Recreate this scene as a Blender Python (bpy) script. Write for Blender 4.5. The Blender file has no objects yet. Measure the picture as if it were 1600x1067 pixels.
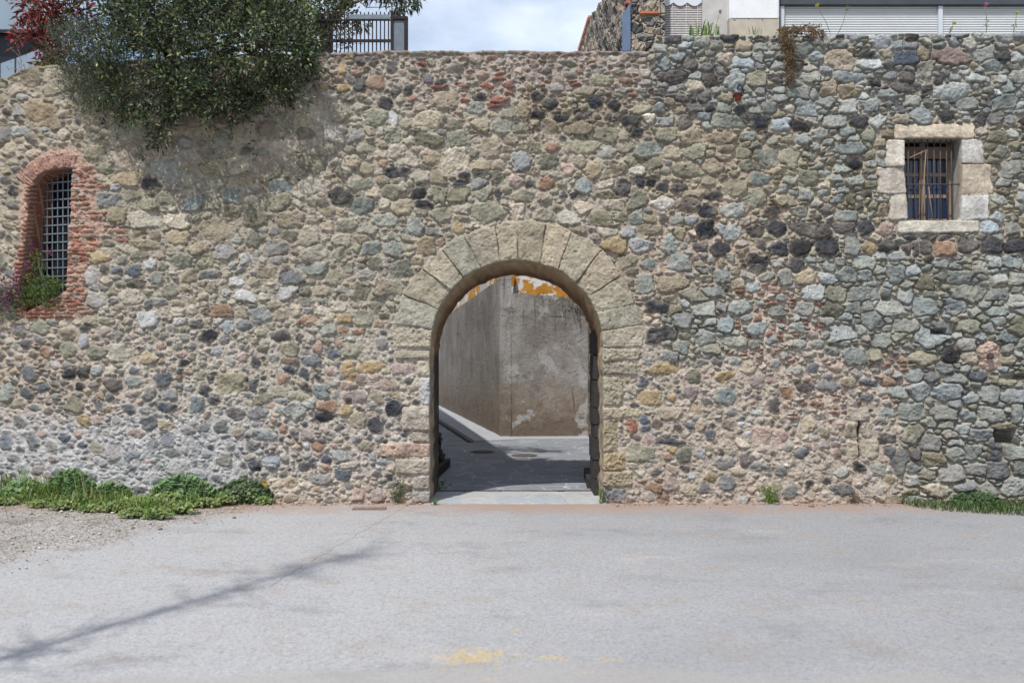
import bpy, bmesh, math, random
import numpy as np
from mathutils import Vector, Matrix
random.seed(7)
RNG = np.random.default_rng(11)
SC = bpy.context.scene
COL = SC.collection

# ------------------------------------------------------------------ camera and light geometry
F = 1556.0            # focal length in photo pixels (35 mm on a 36 mm sensor, 1600 px wide)
CAM_Y, CAM_Z = -11.7, 1.9
CX, CY = 800.0, 533.5
SUN_TO = Vector((0.27, 0.49, -0.83)).normalized()      # direction the light travels

def W(px, py, Y):
    """point seen at photo pixel (px, py) that stands at depth Y"""
    d = Y - CAM_Y
    return Vector(((px - CX) / F * d, Y, CAM_Z - (py - CY) / F * d))

def lin(c):
    c = np.asarray(c, dtype=np.float64) / 255.0
    return np.where(c <= 0.04045, c / 12.92, ((c + 0.055) / 1.055) ** 2.4)
KA = 0.80             # seen colour -> reflectance
def alb(r, g, b, k=KA):
    v = lin((r, g, b)) * k
    return (float(v[0]), float(v[1]), float(v[2]), 1.0)

# ------------------------------------------------------------------ object helpers
def tag(o, label=None, cat=None, group=None, kind=None):
    if label: o['label'] = label
    if cat: o['category'] = cat
    if group: o['group'] = group
    if kind: o['kind'] = kind
    return o
def empty(name, loc, label=None, cat=None, group=None):
    o = bpy.data.objects.new(name, None); COL.objects.link(o); o.location = loc
    o.empty_display_size = 0.2
    return tag(o, label, cat, group)
def link(name, me, mat, parent=None):
    o = bpy.data.objects.new(name, me); COL.objects.link(o)
    if mat is not None:
        if isinstance(mat, (list, tuple)):
            for m in mat: me.materials.append(m)
        else: me.materials.append(mat)
    if parent is not None:
        o.parent = parent
        o.location = -Vector(world_loc(parent))
    return o
def world_loc(o):
    v = Vector(o.location)
    while o.parent is not None:
        o = o.parent; v += Vector(o.location)
    return v

class MB:
    """collects shapes into one mesh (world coordinates)"""
    def __init__(self): self.v = []; self.f = []; self.c = []; self.mi = []
    def add(self, vs, fs, col=None, mi=0):
        n = len(self.v); self.v += [tuple(p) for p in vs]
        self.f += [tuple(i + n for i in f) for f in fs]
        self.mi += [mi] * len(fs)
        self.c += [col or (1, 1, 1, 1)] * len(vs)
    def box(self, x0, x1, y0, y1, z0, z1, bev=0.0, col=None, mi=0):
        if bev <= 0:
            vs = [(x, y, z) for z in (z0, z1) for y in (y0, y1) for x in (x0, x1)]
            fs = [(0, 2, 3, 1), (4, 5, 7, 6), (0, 1, 5, 4), (2, 6, 7, 3), (0, 4, 6, 2), (1, 3, 7, 5)]
            self.add(vs, fs, col, mi); return
        bm = bmesh.new(); bmesh.ops.create_cube(bm, size=1)
        for v in bm.verts:
            v.co = Vector(((x0 + x1) / 2 + v.co.x * (x1 - x0), (y0 + y1) / 2 + v.co.y * (y1 - y0), (z0 + z1) / 2 + v.co.z * (z1 - z0)))
        bmesh.ops.bevel(bm, geom=list(bm.edges), offset=bev, segments=2, affect='EDGES')
        bm.verts.index_update()
        self.add([v.co for v in bm.verts], [[v.index for v in f.verts] for f in bm.faces], col, mi); bm.free()
    def quad(self, a, b, c, d, col=None, mi=0): self.add([a, b, c, d], [(0, 1, 2, 3)], col, mi)
    def tube(self, pts, rads, n=8, col=None, cap=True, mi=0):
        pts = [Vector(p) for p in pts]
        if not isinstance(rads, (list, tuple)): rads = [rads] * len(pts)
        vs, fs = [], []
        up = Vector((0.13, 0.31, 0.94))
        for i, p in enumerate(pts):
            t = (pts[min(i + 1, len(pts) - 1)] - pts[max(i - 1, 0)]).normalized()
            s = t.cross(up)
            if s.length < 0.05: s = t.cross(Vector((1, 0, 0)))
            s.normalize(); u = s.cross(t)
            for k in range(n):
                a = 2 * math.pi * k / n
                vs.append(p + (s * math.cos(a) + u * math.sin(a)) * rads[i])
        for i in range(len(pts) - 1):
            for k in range(n):
                k2 = (k + 1) % n
                fs.append((i * n + k, i * n + k2, (i + 1) * n + k2, (i + 1) * n + k))
        if cap:
            fs.append(tuple(range(n))[::-1]); fs.append(tuple((len(pts) - 1) * n + k for k in range(n)))
        self.add(vs, fs, col, mi)
    def prism(self, poly, y0, y1, col=None, mi=0):
        """polygon of (x, z) extruded in y"""
        n = len(poly)
        vs = [(x, y0, z) for x, z in poly] + [(x, y1, z) for x, z in poly]
        fs = [tuple(range(n)), tuple(range(2 * n - 1, n - 1, -1))]
        fs += [(i, i + n, (i + 1) % n + n, (i + 1) % n) for i in range(n)]
        self.add(vs, fs, col, mi)
    def slab(self, poly, z0, z1, col=None, mi=0):
        n = len(poly)
        vs = [(x, y, z0) for x, y in poly] + [(x, y, z1) for x, y in poly]
        fs = [tuple(range(n))[::-1], tuple(range(n, 2 * n))]
        fs += [(i, (i + 1) % n, (i + 1) % n + n, i + n) for i in range(n)]
        self.add(vs, fs, col, mi)
    def build(self, name, mat, parent=None, smooth=False, colors=False):
        me = bpy.data.meshes.new(name); me.from_pydata(self.v, [], self.f)
        me.polygons.foreach_set('material_index', self.mi)
        if smooth: me.polygons.foreach_set('use_smooth', [True] * len(me.polygons))
        if colors:
            at = me.color_attributes.new('Col', 'FLOAT_COLOR', 'POINT')
            at.data.foreach_set('color', np.array(self.c, dtype=np.float32).ravel())
        me.update()
        return link(name, me, mat, parent)

def np_mesh(name, co, faces, mat, parent=None, col=None, smooth=True):
    """faces: (n,k) int array"""
    me = bpy.data.meshes.new(name)
    n, k = faces.shape
    me.vertices.add(len(co)); me.vertices.foreach_set('co', co.astype(np.float32).ravel())
    me.loops.add(n * k); me.loops.foreach_set('vertex_index', faces.astype(np.int32).ravel())
    me.polygons.add(n); me.polygons.foreach_set('loop_start', np.arange(0, n * k, k, dtype=np.int32))
    me.polygons.foreach_set('use_smooth', np.full(n, smooth, dtype=bool))
    if col is not None:
        at = me.color_attributes.new('Col', 'FLOAT_COLOR', 'POINT')
        c = np.ones((len(co), 4), np.float32); c[:, :3] = col
        at.data.foreach_set('color', c.ravel())
    me.update(calc_edges=True)
    return link(name, me, mat, parent)

# ------------------------------------------------------------------ material helpers
class NT:
    def __init__(self, name):
        self.m = bpy.data.materials.new(name); self.m.use_nodes = True
        self.t = self.m.node_tree; self.t.nodes.clear()
        self.out = self.n('ShaderNodeOutputMaterial')
        self.b = self.n('ShaderNodeBsdfPrincipled')
        self.l(self.b.outputs[0], self.out.inputs[0])
        self.co = self.n('ShaderNodeTexCoord').outputs['Object']
    def n(self, typ, **kw):
        x = self.t.nodes.new(typ)
        for k, v in kw.items(): setattr(x, k, v)
        return x
    def l(self, a, b): self.t.links.new(a, b)
    def sv(self, node, key, v):
        if hasattr(v, 'is_linked') or isinstance(v, bpy.types.NodeSocket): self.l(v, node.inputs[key])
        else: node.inputs[key].default_value = v
    def noise(self, scale, detail=4, rough=0.55, vec=None, dist=0.0):
        x = self.n('ShaderNodeTexNoise'); x.inputs['Scale'].default_value = scale
        x.inputs['Detail'].default_value = detail; x.inputs['Roughness'].default_value = rough
        x.inputs['Distortion'].default_value = dist
        self.l(vec or self.co, x.inputs['Vector']); return x.outputs['Fac']
    def voro(self, scale, feature='F1', vec=None, out='Distance', rnd=1.0):
        x = self.n('ShaderNodeTexVoronoi'); x.feature = feature; x.inputs['Scale'].default_value = scale
        x.inputs['Randomness'].default_value = rnd
        self.l(vec or self.co, x.inputs['Vector']); return x.outputs[out]
    def ramp(self, fac, stops, mode='LINEAR'):
        x = self.n('ShaderNodeValToRGB'); r = x.color_ramp; r.interpolation = mode
        while len(r.elements) < len(stops): r.elements.new(0.5)
        for e, (p, c) in zip(r.elements, stops):
            e.position = p; e.color = c if not isinstance(c, (int, float)) else (c, c, c, 1)
        self.l(fac, x.inputs[0]); return x.outputs[0]
    def mix(self, fac, a, b, mode='MIX'):
        x = self.n('ShaderNodeMix'); x.data_type = 'RGBA'; x.blend_type = mode
        self.sv(x, 0, fac); self.sv(x, 6, a); self.sv(x, 7, b); return x.outputs[2]
    def math(self, op, a, b=0.0, c=0.0):
        x = self.n('ShaderNodeMath'); x.operation = op
        self.sv(x, 0, a); self.sv(x, 1, b)
        if op in ('MULTIPLY_ADD', 'COMPARE', 'SMOOTH_MIN'): self.sv(x, 2, c)
        return x.outputs[0]
    def maprange(self, v, a, b, c=0.0, d=1.0):
        x = self.n('ShaderNodeMapRange'); x.interpolation_type = 'SMOOTHSTEP'
        self.sv(x, 0, v)
        for i, q in zip((1, 2, 3, 4), (a, b, c, d)): x.inputs[i].default_value = q
        return x.outputs[0]
    def xyz(self, vec=None):
        x = self.n('ShaderNodeSeparateXYZ'); self.l(vec or self.co, x.inputs[0]); return x.outputs
    def mapping(self, scale=(1, 1, 1), rot=(0, 0, 0), loc=(0, 0, 0)):
        x = self.n('ShaderNodeMapping'); x.inputs['Scale'].default_value = scale
        x.inputs['Rotation'].default_value = rot; x.inputs['Location'].default_value = loc
        self.l(self.co, x.inputs[0]); return x.outputs[0]
    def attr(self, name='Col'):
        x = self.n('ShaderNodeVertexColor'); x.layer_name = name; return x.outputs[0]
    def bump(self, h, strength=0.3, dist=0.01, prev=None):
        x = self.n('ShaderNodeBump'); x.inputs['Strength'].default_value = strength
        x.inputs['Distance'].default_value = dist; self.l(h, x.inputs['Height'])
        if prev is not None: self.l(prev, x.inputs['Normal'])
        return x.outputs[0]
    def done(self, color=None, rough=0.9, normal=None, metal=0.0, spec=0.3):
        if color is not None: self.sv(self.b, 'Base Color', color)
        self.sv(self.b, 'Roughness', rough); self.b.inputs['Metallic'].default_value = metal
        self.b.inputs['Specular IOR Level'].default_value = spec
        if normal is not None: self.l(normal, self.b.inputs['Normal'])
        return self.m

def mat_plain(name, col, rough=0.8, metal=0.0, var=0.25, scale=12.0, bump=0.15, spec=0.3):
    t = NT(name)
    f = t.noise(scale, 6, 0.6)
    dark = tuple(c * (1 - var) for c in col[:3]) + (1,); lite = tuple(min(1, c * (1 + var)) for c in col[:3]) + (1,)
    c = t.ramp(f, [(0.3, dark), (0.7, lite)])
    nb = t.bump(t.noise(scale * 6, 4, 0.6), bump, 0.004)
    return t.done(c, rough, nb, metal, spec)
# ------------------------------------------------------------------ the rubble wall: a relief of single stones
STEP = 1.0
PX0, PX1, PY0, PY1 = -230.0, 1830.0, 40.0, 800.0
gx = np.arange(PX0, PX1, STEP, dtype=np.float64); gy = np.arange(PY0, PY1, STEP, dtype=np.float64)
NX, NY = len(gx), len(gy)
GX, GY = np.meshgrid(gx, gy)

def vnoise(cell, seed, cellx=None):
    r = np.random.default_rng(seed); cx = cellx or cell
    ny, nx = int((PY1 - PY0) / cell) + 4, int((PX1 - PX0) / cx) + 4
    L = r.random((ny, nx)).astype(np.float32) * 2 - 1
    u = (gx - PX0) / cx; v = (gy - PY0) / cell
    iu = u.astype(int); iv = v.astype(int); fu = (u - iu).astype(np.float32); fv = (v - iv).astype(np.float32)
    fu = fu * fu * (3 - 2 * fu); fv = (fv * fv * (3 - 2 * fv))[:, None]
    a = L[iv][:, iu] * (1 - fu) + L[iv][:, iu + 1] * fu
    b = L[iv + 1][:, iu] * (1 - fu) + L[iv + 1][:, iu + 1] * fu
    return a * (1 - fv) + b * fv
def fbm(cell, seed, octv=4, gain=0.5, cellx=None):
    s = np.zeros((NY, NX), np.float32); a = 1.0; tot = 0
    for o in range(octv):
        c = cell / 2 ** o
        if c < STEP * 1.2: break
        s += a * vnoise(c, seed * 31 + o, None if cellx is None else cellx / 2 ** o); tot += a; a *= gain
    return s / tot

PAL = {  # seen sRGB colours
 'K': (73, 73, 78), 'k': (106, 98, 95), 'B': (92, 101, 114), 'G': (152, 157, 145), 'g': (168, 173, 166),
 'O': (184, 154, 104), 'P': (193, 162, 146), 'T': (168, 152, 124), 't': (193, 181, 158), 'R': (158, 92, 70),
 'W': (208, 204, 196), 'b': (170, 132, 106), 'V': (152, 146, 120), 'v': (128, 124, 102), 'A': (152, 150, 146),
 'a': (120, 120, 120), 'S': (188, 174, 144), 'H': (188, 186, 182), 'Q': (210, 195, 173), 'q': (204, 186, 160),
 'D': (54, 54, 60), 'e': (143, 151, 143), 'h': (168, 148, 138)}
def _ds(c, k=.66):
    m = c[0] * .3 + c[1] * .59 + c[2] * .11
    return tuple(m + (v - m) * k for v in c)
PAL = {k_: _ds(v_, .62 if k_ in 'gGeBKk' else .74) for k_, v_ in PAL.items()}
# region: x0 x1 y0 y1 soft | half width, aspect, gap, roundness, relief, mortar depth, mortar rgb, palette, spacing, fill
REG = [
 (-260, 470, 60, 420, 40, 26, 1.5, 2.8, .35, .028, .004, (170, 160, 143), 'VVVVVTTTTtvvGAqS', 1.0, .4),
 (-260, 130, 180, 520, 30, 14, 1.2, 2.6, .45, .035, .014, (170, 158, 140), 'VTTtGgAKaBqq', .98, .6),
 (470, 1000, 70, 150, 20, 10, 1.35, 2.4, .55, .03, .008, (176, 166, 152), 'KkaTTtPRRVAAbOhhT', 1.0, .7),
 (640, 1010, 80, 160, 20, 10, 1.9, 2.2, .45, .03, .008, (178, 165, 152), 'RRRPPTkAthVKb', 1.0, .75),
 (820, 1010, 138, 200, 14, 10, 1.3, 1.8, .6, .04, .022, (160, 148, 128), 'KKKKkkTTVGaA', .92, .9),
 (470, 1000, 150, 360, 30, 22, 1.5, 2.7, .4, .034, .008, (180, 170, 154), 'VVVVVVTTTTTTttttGAqSvK', .97, .6),
 (960, 1230, 180, 400, 25, 20, 1.5, 2.4, .35, .034, .012, (180, 166, 146), 'VVVVTTTGGGttvvk', .97, .7),
 (1000, 1850, 45, 200, 25, 15, 1.45, 1.6, .2, .045, .020, (172, 165, 152), 'gggggGGGGGeeKkaATVt', .92, .95),
 (1200, 1850, 190, 340, 25, 15, 1.5, 1.7, .25, .045, .019, (182, 170, 150), 'VVVGGGgggeeTtKv', .92, .95),
 (1180, 1850, 338, 402, 8, 13, 1.3, 2.0, .6, .045, .016, (180, 171, 155), 'KKKkkaGgT', .93, .9),
 (1060, 1850, 398, 560, 20, 19, 1.55, 1.5, .1, .048, .023, (178, 169, 152), 'GGGGGggggeeeVA', .91, .95),
 (1020, 1230, 330, 460, 20, 15, 1.3, 2.4, .3, .034, .010, (186, 168, 150), 'GGggGKVVtTA', .98, .6),
 (1150, 1280, 440, 560, 16, 10, 1.9, 1.8, .2, .035, .016, (194, 178, 162), 'RRRRGGgePb', .95, .85),
 (1240, 1410, 550, 640, 14, 10, 1.9, 1.9, .3, .035, .012, (192, 176, 160), 'RRRPPhGgKAtb', .95, .85),
 (1400, 1850, 550, 800, 30, 21, 1.5, 1.7, .25, .052, .030, (170, 162, 147), 'GGGGgggeeVVaAAB', .91, .95),
 (930, 1410, 560, 800, 30, 11, 1.25, 3.0, .7, .026, .003, (189, 176, 160), 'KaaBAAAgGTTtPPbOhkhWHqt', 1.06, .5),
 (470, 640, 360, 500, 40, 20, 1.4, 3.0, .35, .03, .005, (178, 168, 152), 'VVVVTTTttGAqSv', 1.0, .45),
 (-260, 480, 400, 520, 30, 16, 1.4, 2.8, .4, .03, .008, (182, 172, 156), 'VVTTTttGgAaqHW', 1.0, .55),
 (-260, 690, 500, 660, 30, 10, 1.25, 2.6, .7, .03, .004, (188, 178, 163), 'KKaaaBBAAAgGGTTTtPbhHhVV', 1.0, .6),
 (-260, 180, 530, 640, 30, 10, 1.15, 2.2, .7, .045, .016, (176, 162, 146), 'KKkDBaVVTTbPqGT', .95, .75),
 (-260, 420, 640, 800, 30, 10, 1.2, 2.6, .8, .022, .001, (192, 189, 184), 'KaaaBBBBAAAggTPHhG', 1.0, .6),
 (390, 690, 650, 765, 20, 9, 1.35, 2.0, .8, .035, .008, (190, 180, 168), 'KKaaaaBBBAAAggGTTtPPbOHh', .94, .8),
 (400, 690, 745, 800, 12, 11, 1.3, 2.6, .6, .024, .004, (196, 184, 168), 'tttTPPhhHAaQb', .98, .6),
]
RA = np.array([r[:5] for r in REG], dtype=np.float64)
def reg_w(x, y):
    x0, x1, y0, y1, s = RA.T
    dx = np.maximum(np.maximum(x0 - x, x - x1), 0); dy = np.maximum(np.maximum(y0 - y, y - y1), 0)
    ins = np.minimum(np.minimum(x - x0, x1 - x), np.minimum(y - y0, y1 - y))
    area = (x1 - x0) * (y1 - y0)
    w = np.where(ins >= 0, np.clip(.35 + ins / s, 0, 1.0), .35 * np.exp(-(dx * dx + dy * dy) / (s * s) * 2.5))
    return w * (60000.0 / area) ** 0.45
def reg_pick(x, y):
    w = reg_w(x, y); c = np.cumsum(w); return REG[int(np.searchsorted(c, random.random() * c[-1]))]

# ---- openings (photo pixels on the wall face)
J = [((616, 505), (676, 514)), ((629, 460), (685, 484)), ((660, 421), (704, 453)), ((689, 388), (725, 435)),
     ((725, 369), (751, 416)), ((774, 353), (779, 398)), ((809, 348), (809, 404)), ((854, 350), (845, 409)),
     ((893, 362), (874, 418)), ((940, 390), (903, 439)), ((969, 432), (924, 461)), ((994, 474), (936, 488)),
     ((1004, 507), (940, 517)), ((1003, 541), (942, 543))]
def on_ring(p, r=137.0):
    d = math.hypot(p[0] - 808, p[1] - 543); return (808 + (p[0] - 808) * r / d, 543 + (p[1] - 543) * r / d)
J = [(o, on_ring(i_, 137 + random.uniform(-1.5, 1.5))) if i_[1] < 500 else (o, i_) for o, i_ in J]
ARCH_TOP = [(673, 545)] + [j[1] for j in J]
def smooth_line(pts, n=4, jit=0.0, seed=3):
    r = random.Random(seed); out = []
    P = [Vector((p[0], p[1])) for p in pts]
    for i in range(len(P) - 1):
        p0 = P[max(i - 1, 0)]; p1 = P[i]; p2 = P[i + 1]; p3 = P[min(i + 2, len(P) - 1)]
        for k in range(n):
            t = k / n
            q = 0.5 * ((2 * p1) + (p2 - p0) * t + (2 * p0 - 5 * p1 + 4 * p2 - p3) * t * t + (3 * p1 - p0 - 3 * p2 + p3) * t ** 3)
            out.append((q.x + r.uniform(-jit, jit), q.y + r.uniform(-jit, jit)))
    out.append(tuple(P[-1])); return out
jl = [(671.5 + random.uniform(-1, 1), y) for y in range(790, 556, -11)]
jr = [(942.5 + random.uniform(-1.6, 1.2), y) for y in range(556, 792, 11)]
ARCH = [(672, 850)] + jl + smooth_line(ARCH_TOP, 4, .7) + jr + [(943, 850)]
WIN_L = [(49, 296), (51, 284), (60, 274), (72, 268), (86, 264.5), (100, 262.5), (112, 262), (111, 300), (109, 350), (106, 400),
         (104, 452), (88, 462), (62, 476), (34, 491), (31, 470), (33, 438), (38, 410), (42, 370), (46, 330)]
WIN_R = [(1413, 216.5), (1502.5, 216.5), (1502.5, 344), (1418, 344.5), (1416.5, 303), (1414, 262)]

def poly_sdf(poly, X, Y):
    P = np.asarray(poly, dtype=np.float64); n = len(P)
    d = np.full(X.shape, 1e9); ins = np.zeros(X.shape, bool)
    for i in range(n):
        ax, ay = P[i]; bx, by = P[(i + 1) % n]
        ex, ey = bx - ax, by - ay
        wx, wy = X - ax, Y - ay
        t = np.clip((wx * ex + wy * ey) / (ex * ex + ey * ey + 1e-9), 0, 1)
        d = np.minimum(d, (wx - ex * t) ** 2 + (wy - ey * t) ** 2)
        c = ((ay > Y) != (by > Y)) & (X < (bx - ax) * (Y - ay) / (by - ay + 1e-12) + ax)
        ins ^= c
    d = np.sqrt(d); return np.where(ins, -d, d)
def win_of(x0, x1, y0, y1):
    i0 = max(0, int((x0 - PX0) / STEP)); i1 = min(NX, int((x1 - PX0) / STEP) + 2)
    j0 = max(0, int((y0 - PY0) / STEP)); j1 = min(NY, int((y1 - PY0) / STEP) + 2)
    return slice(j0, j1), slice(i0, i1)
HOLE = np.full((NY, NX), 50.0)
for P in (ARCH, WIN_L, WIN_R):
    A = np.array(P); sl = win_of(A[:, 0].min() - 60, A[:, 0].max() + 60, A[:, 1].min() - 60, A[:, 1].max() + 60)
    HOLE[sl] = np.minimum(HOLE[sl], poly_sdf(P, GX[sl], GY[sl]))
TOPX = [-260, -60, 0, 30, 60, 200, 490, 640, 1000, 1019, 1027, 1300, 1600, 1850]
TOPY = [150, 134, 124, 112, 104, 94, 84, 79, 80, 80, 56, 54, 52, 50]

# ---- stones
ST = []   # dict per stone
def stone(x, y, w, h, c, rnd=.5, phi=0.0, relief=.035, pid=0, poly=None, gap=2.0, prot=0.0, rough=1.0, edge=None):
    col = np.array(PAL[c] if isinstance(c, str) else (_ds(c, .82 if 150 < c[0] < 200 and pid else (.84 if pid else .72)) if isinstance(c, tuple) else c), dtype=np.float64)
    ST.append(dict(x=x, y=y, a=w / 2, b=h / 2, c=col, rnd=rnd, phi=phi, relief=relief, pid=pid, poly=poly, gap=gap, prot=prot, rough=rough, edge=edge))
PIDS = {}   # pid -> (name, parent key)
def block(poly, c, name, owner, relief=.03, gap=1.2, prot=0.0, rough=1.0, edge=None):
    pid = len(PIDS) + 1; PIDS[pid] = (name, owner)
    A = np.array(poly, dtype=float); m = A.mean(0)
    stone(m[0], m[1], np.ptp(A[:, 0]), np.ptp(A[:, 1]), c, 0.2, 0, relief, pid, poly, gap, prot, rough, edge)
def rect(x0, y0, x1, y1, j=1.0):
    u = lambda: random.uniform(-j, j)
    return [(x0 + u() + 2, y0 + u()), (x1 - 2 + u(), y0 + u()), (x1 + u(), y0 + 2 + u()), (x1 + u(), y1 - 2 + u()), (x1 - 2 + u(), y1 + u()), (x0 + 2 + u(), y1 + u()), (x0 + u(), y1 - 2 + u()), (x0 + u(), y0 + 2 + u())]
SAND = [(186, 175, 149), (178, 168, 144), (190, 178, 154), (174, 163, 138), (183, 171, 150)]
for i in range(len(J) - 1):
    (o0, i0), (o1, i1) = J[i], J[i + 1]
    mo = ((o0[0] + o1[0]) / 2, (o0[1] + o1[1]) / 2)
    k = 1.0 + 4.0 / max(1, math.hypot(mo[0] - 808, mo[1] - 543))
    mo = (808 + (mo[0] - 808) * k, 543 + (mo[1] - 543) * k)
    ext = lambda p, q: (q[0] + (q[0] - p[0]) * .12, q[1] + (q[1] - p[1]) * .12)
    block([o0, mo, o1, ext(o1, i1), ext(o0, i0)], SAND[i % 5], 'voussoir', 'arch', .022, .7, .012, .85, 1.6)
block([(615, 508), (676, 517), (679, 543), (616, 543)], SAND[2], 'voussoir', 'arch', .020, .5, .014, 1.4, 1.8)
for q, c in [((616, 547, 678, 560), SAND[3]), ((652, 563, 677, 588), (200, 190, 172)), ((658, 591, 677, 632), (205, 203, 200)), ((628, 635, 677, 672), (190, 176, 156)),
          ((644, 675, 677, 691), (182, 168, 148)), ((594, 693, 678, 714), (196, 168, 148)), ((617, 718, 677, 740), (186, 174, 152)), ((645, 743, 678, 763), (180, 168, 152)), ((642, 766, 678, 786), (172, 165, 156))]:
    block(rect(*q), c, 'jamb_block', 'arch', .032, 1.6, .010, 1.1, 2.2)
for q, c in [((938, 545, 1003, 563), SAND[1]), ((938, 567, 994, 586), SAND[3]), ((938, 590, 974, 634), (176, 160, 128)), ((938, 637, 1004, 656), SAND[0]),
          ((938, 659, 966, 704), (172, 154, 118)), ((938, 708, 977, 735), (180, 160, 124)), ((938, 737, 986, 760), (172, 158, 130)), ((938, 764, 979, 788), (142, 138, 134))]:
    block(rect(*q, j=2.0), c, 'jamb_block', 'arch', .030, 1.6, .006, 1.8, 2.4)
for q, c, nm in [((1396, 194, 1523, 217), (213, 196, 172), 'lintel'), ((1403, 345, 1528, 365), (214, 200, 178), 'sill'),
          ((1384, 219, 1415, 260), (216, 208, 196), 'jamb_block'), ((1371, 262, 1418, 303), (212, 198, 180), 'jamb_block'), ((1390, 304, 1420, 344), (216, 208, 196), 'jamb_block'),
          ((1500, 219, 1538, 256), (214, 206, 194), 'jamb_block'), ((1500, 258, 1550, 304), (214, 198, 174), 'jamb_block'), ((1500, 306, 1545, 343), (216, 206, 192), 'jamb_block')]:
    block(rect(*q, j=.8), c, nm, 'barred', .016, .9, .016 if nm in ('sill', 'lintel') else .008, .3, 1.4)
# brickwork round the left window
BP = len(PIDS) + 1; PIDS[BP] = ('brick_surround', 'grated')
def bcol():
    return np.array(_ds(tuple(bcol0()), .88))
def bcol0():
    return np.array(random.choice([(178, 124, 100), (184, 136, 114), (168, 108, 84), (190, 154, 134), (172, 118, 100), (192, 166, 148), (182, 150, 130), (170, 150, 136)])) * random.uniform(.9, 1.08)
ac = (98, 338)
for k in range(27):
    a = math.radians(232 + k * 2.62 * 1.72 if False else 222 + k * 2.35)
    ca, sa = math.cos(a), math.sin(a)
    r0, r1 = 70, 70 + random.uniform(25, 29)
    n = (-sa, ca); hw = 1.35
    P = [(ac[0] + ca * r0 - n[0] * hw * .85, ac[1] + sa * r0 - n[1] * hw * .85), (ac[0] + ca * r1 - n[0] * hw * 1.2, ac[1] + sa * r1 - n[1] * hw * 1.2),
         (ac[0] + ca * r1 + n[0] * hw * 1.2, ac[1] + sa * r1 + n[1] * hw * 1.2), (ac[0] + ca * r0 + n[0] * hw * .85, ac[1] + sa * r0 + n[1] * hw * .85)]
    stone((P[0][0] + P[1][0]) / 2, (P[0][1] + P[1][1]) / 2, 20, 20, np.array((174, 134, 120)) * random.uniform(.84, 1.08), .1, 0, .014, BP, P, .4, .002, 1.4, 1.2)
yy = 262.0; row = 0
while yy < 494:
    hgt = 6.3
    xin = np.interp(yy, [262, 350, 450, 494], [114, 109, 104, 102]) - 6
    xout = np.interp(yy, [240, 262, 330, 352, 360, 440, 490], [128, 142, 150, 176, 186, 140, 130]) + random.uniform(-9, 9)
    x = xin + (0 if row % 2 else -7)
    while x < xout:
        L = random.choice([13, 22, 23, 17])
        zone = (yy > 302 and yy < 320 and x > 128 and x < 158) or (340 < yy < 366 and 132 < x < 156) or (365 < yy < 392 and 143 < x < 178)
        if not zone and not (395 < yy < 412 and x > 132) and not (416 < yy < 452 and x > 130):
            sl = -.1 * (x - 110) * 0
            stone(x + L / 2, yy, L - .6, hgt - .2, bcol(), .12, random.uniform(-.03, .03), .016, BP, rect(x, yy - hgt / 2 + .1 + random.uniform(-.4, .4), x + L - .8, yy + hgt / 2 + .1, .7), .3, random.uniform(-.008, .008), 2.0, 1.5)
        x += L
    yy += hgt + .75; row += 1
yy = 292.0
while yy < 496:
    xr = np.interp(yy, [292, 340, 400, 440, 490], [50, 47, 40, 34, 33]) + 6
    xl = xr - 6 - np.interp(yy, [292, 380, 400, 490], [4, 5, 8, 6]) - random.uniform(0, 6)
    stone((xl + xr) / 2, yy, xr - xl, 5.4, np.array((164, 112, 90)) * random.uniform(.9, 1.08), .12, 0, .03, BP, rect(xl, yy - 2.4, xr, yy + 2.6, .5), .7, .012, 1.2, 1.5)
    yy += 6.6
for r in range(5):      # sill bricks under the opening
    y = 470 + r * 6.2; x = 38 + random.uniform(0, 8)
    while x < 110:
        L = random.choice([15, 20, 23])
        if y + 3 > np.interp(x + L / 2, [34, 62, 104], [492, 477, 456]) + 2:
            stone(x + L / 2, y, L, 5.4, np.array((162, 106, 86)) * random.uniform(.88, 1.1), .12, 0, .03, BP, rect(x, y - 2.5, x + L - 1.2, y + 2.5, .5), .7, .012, 1.2, 1.5)
        x += L
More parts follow.
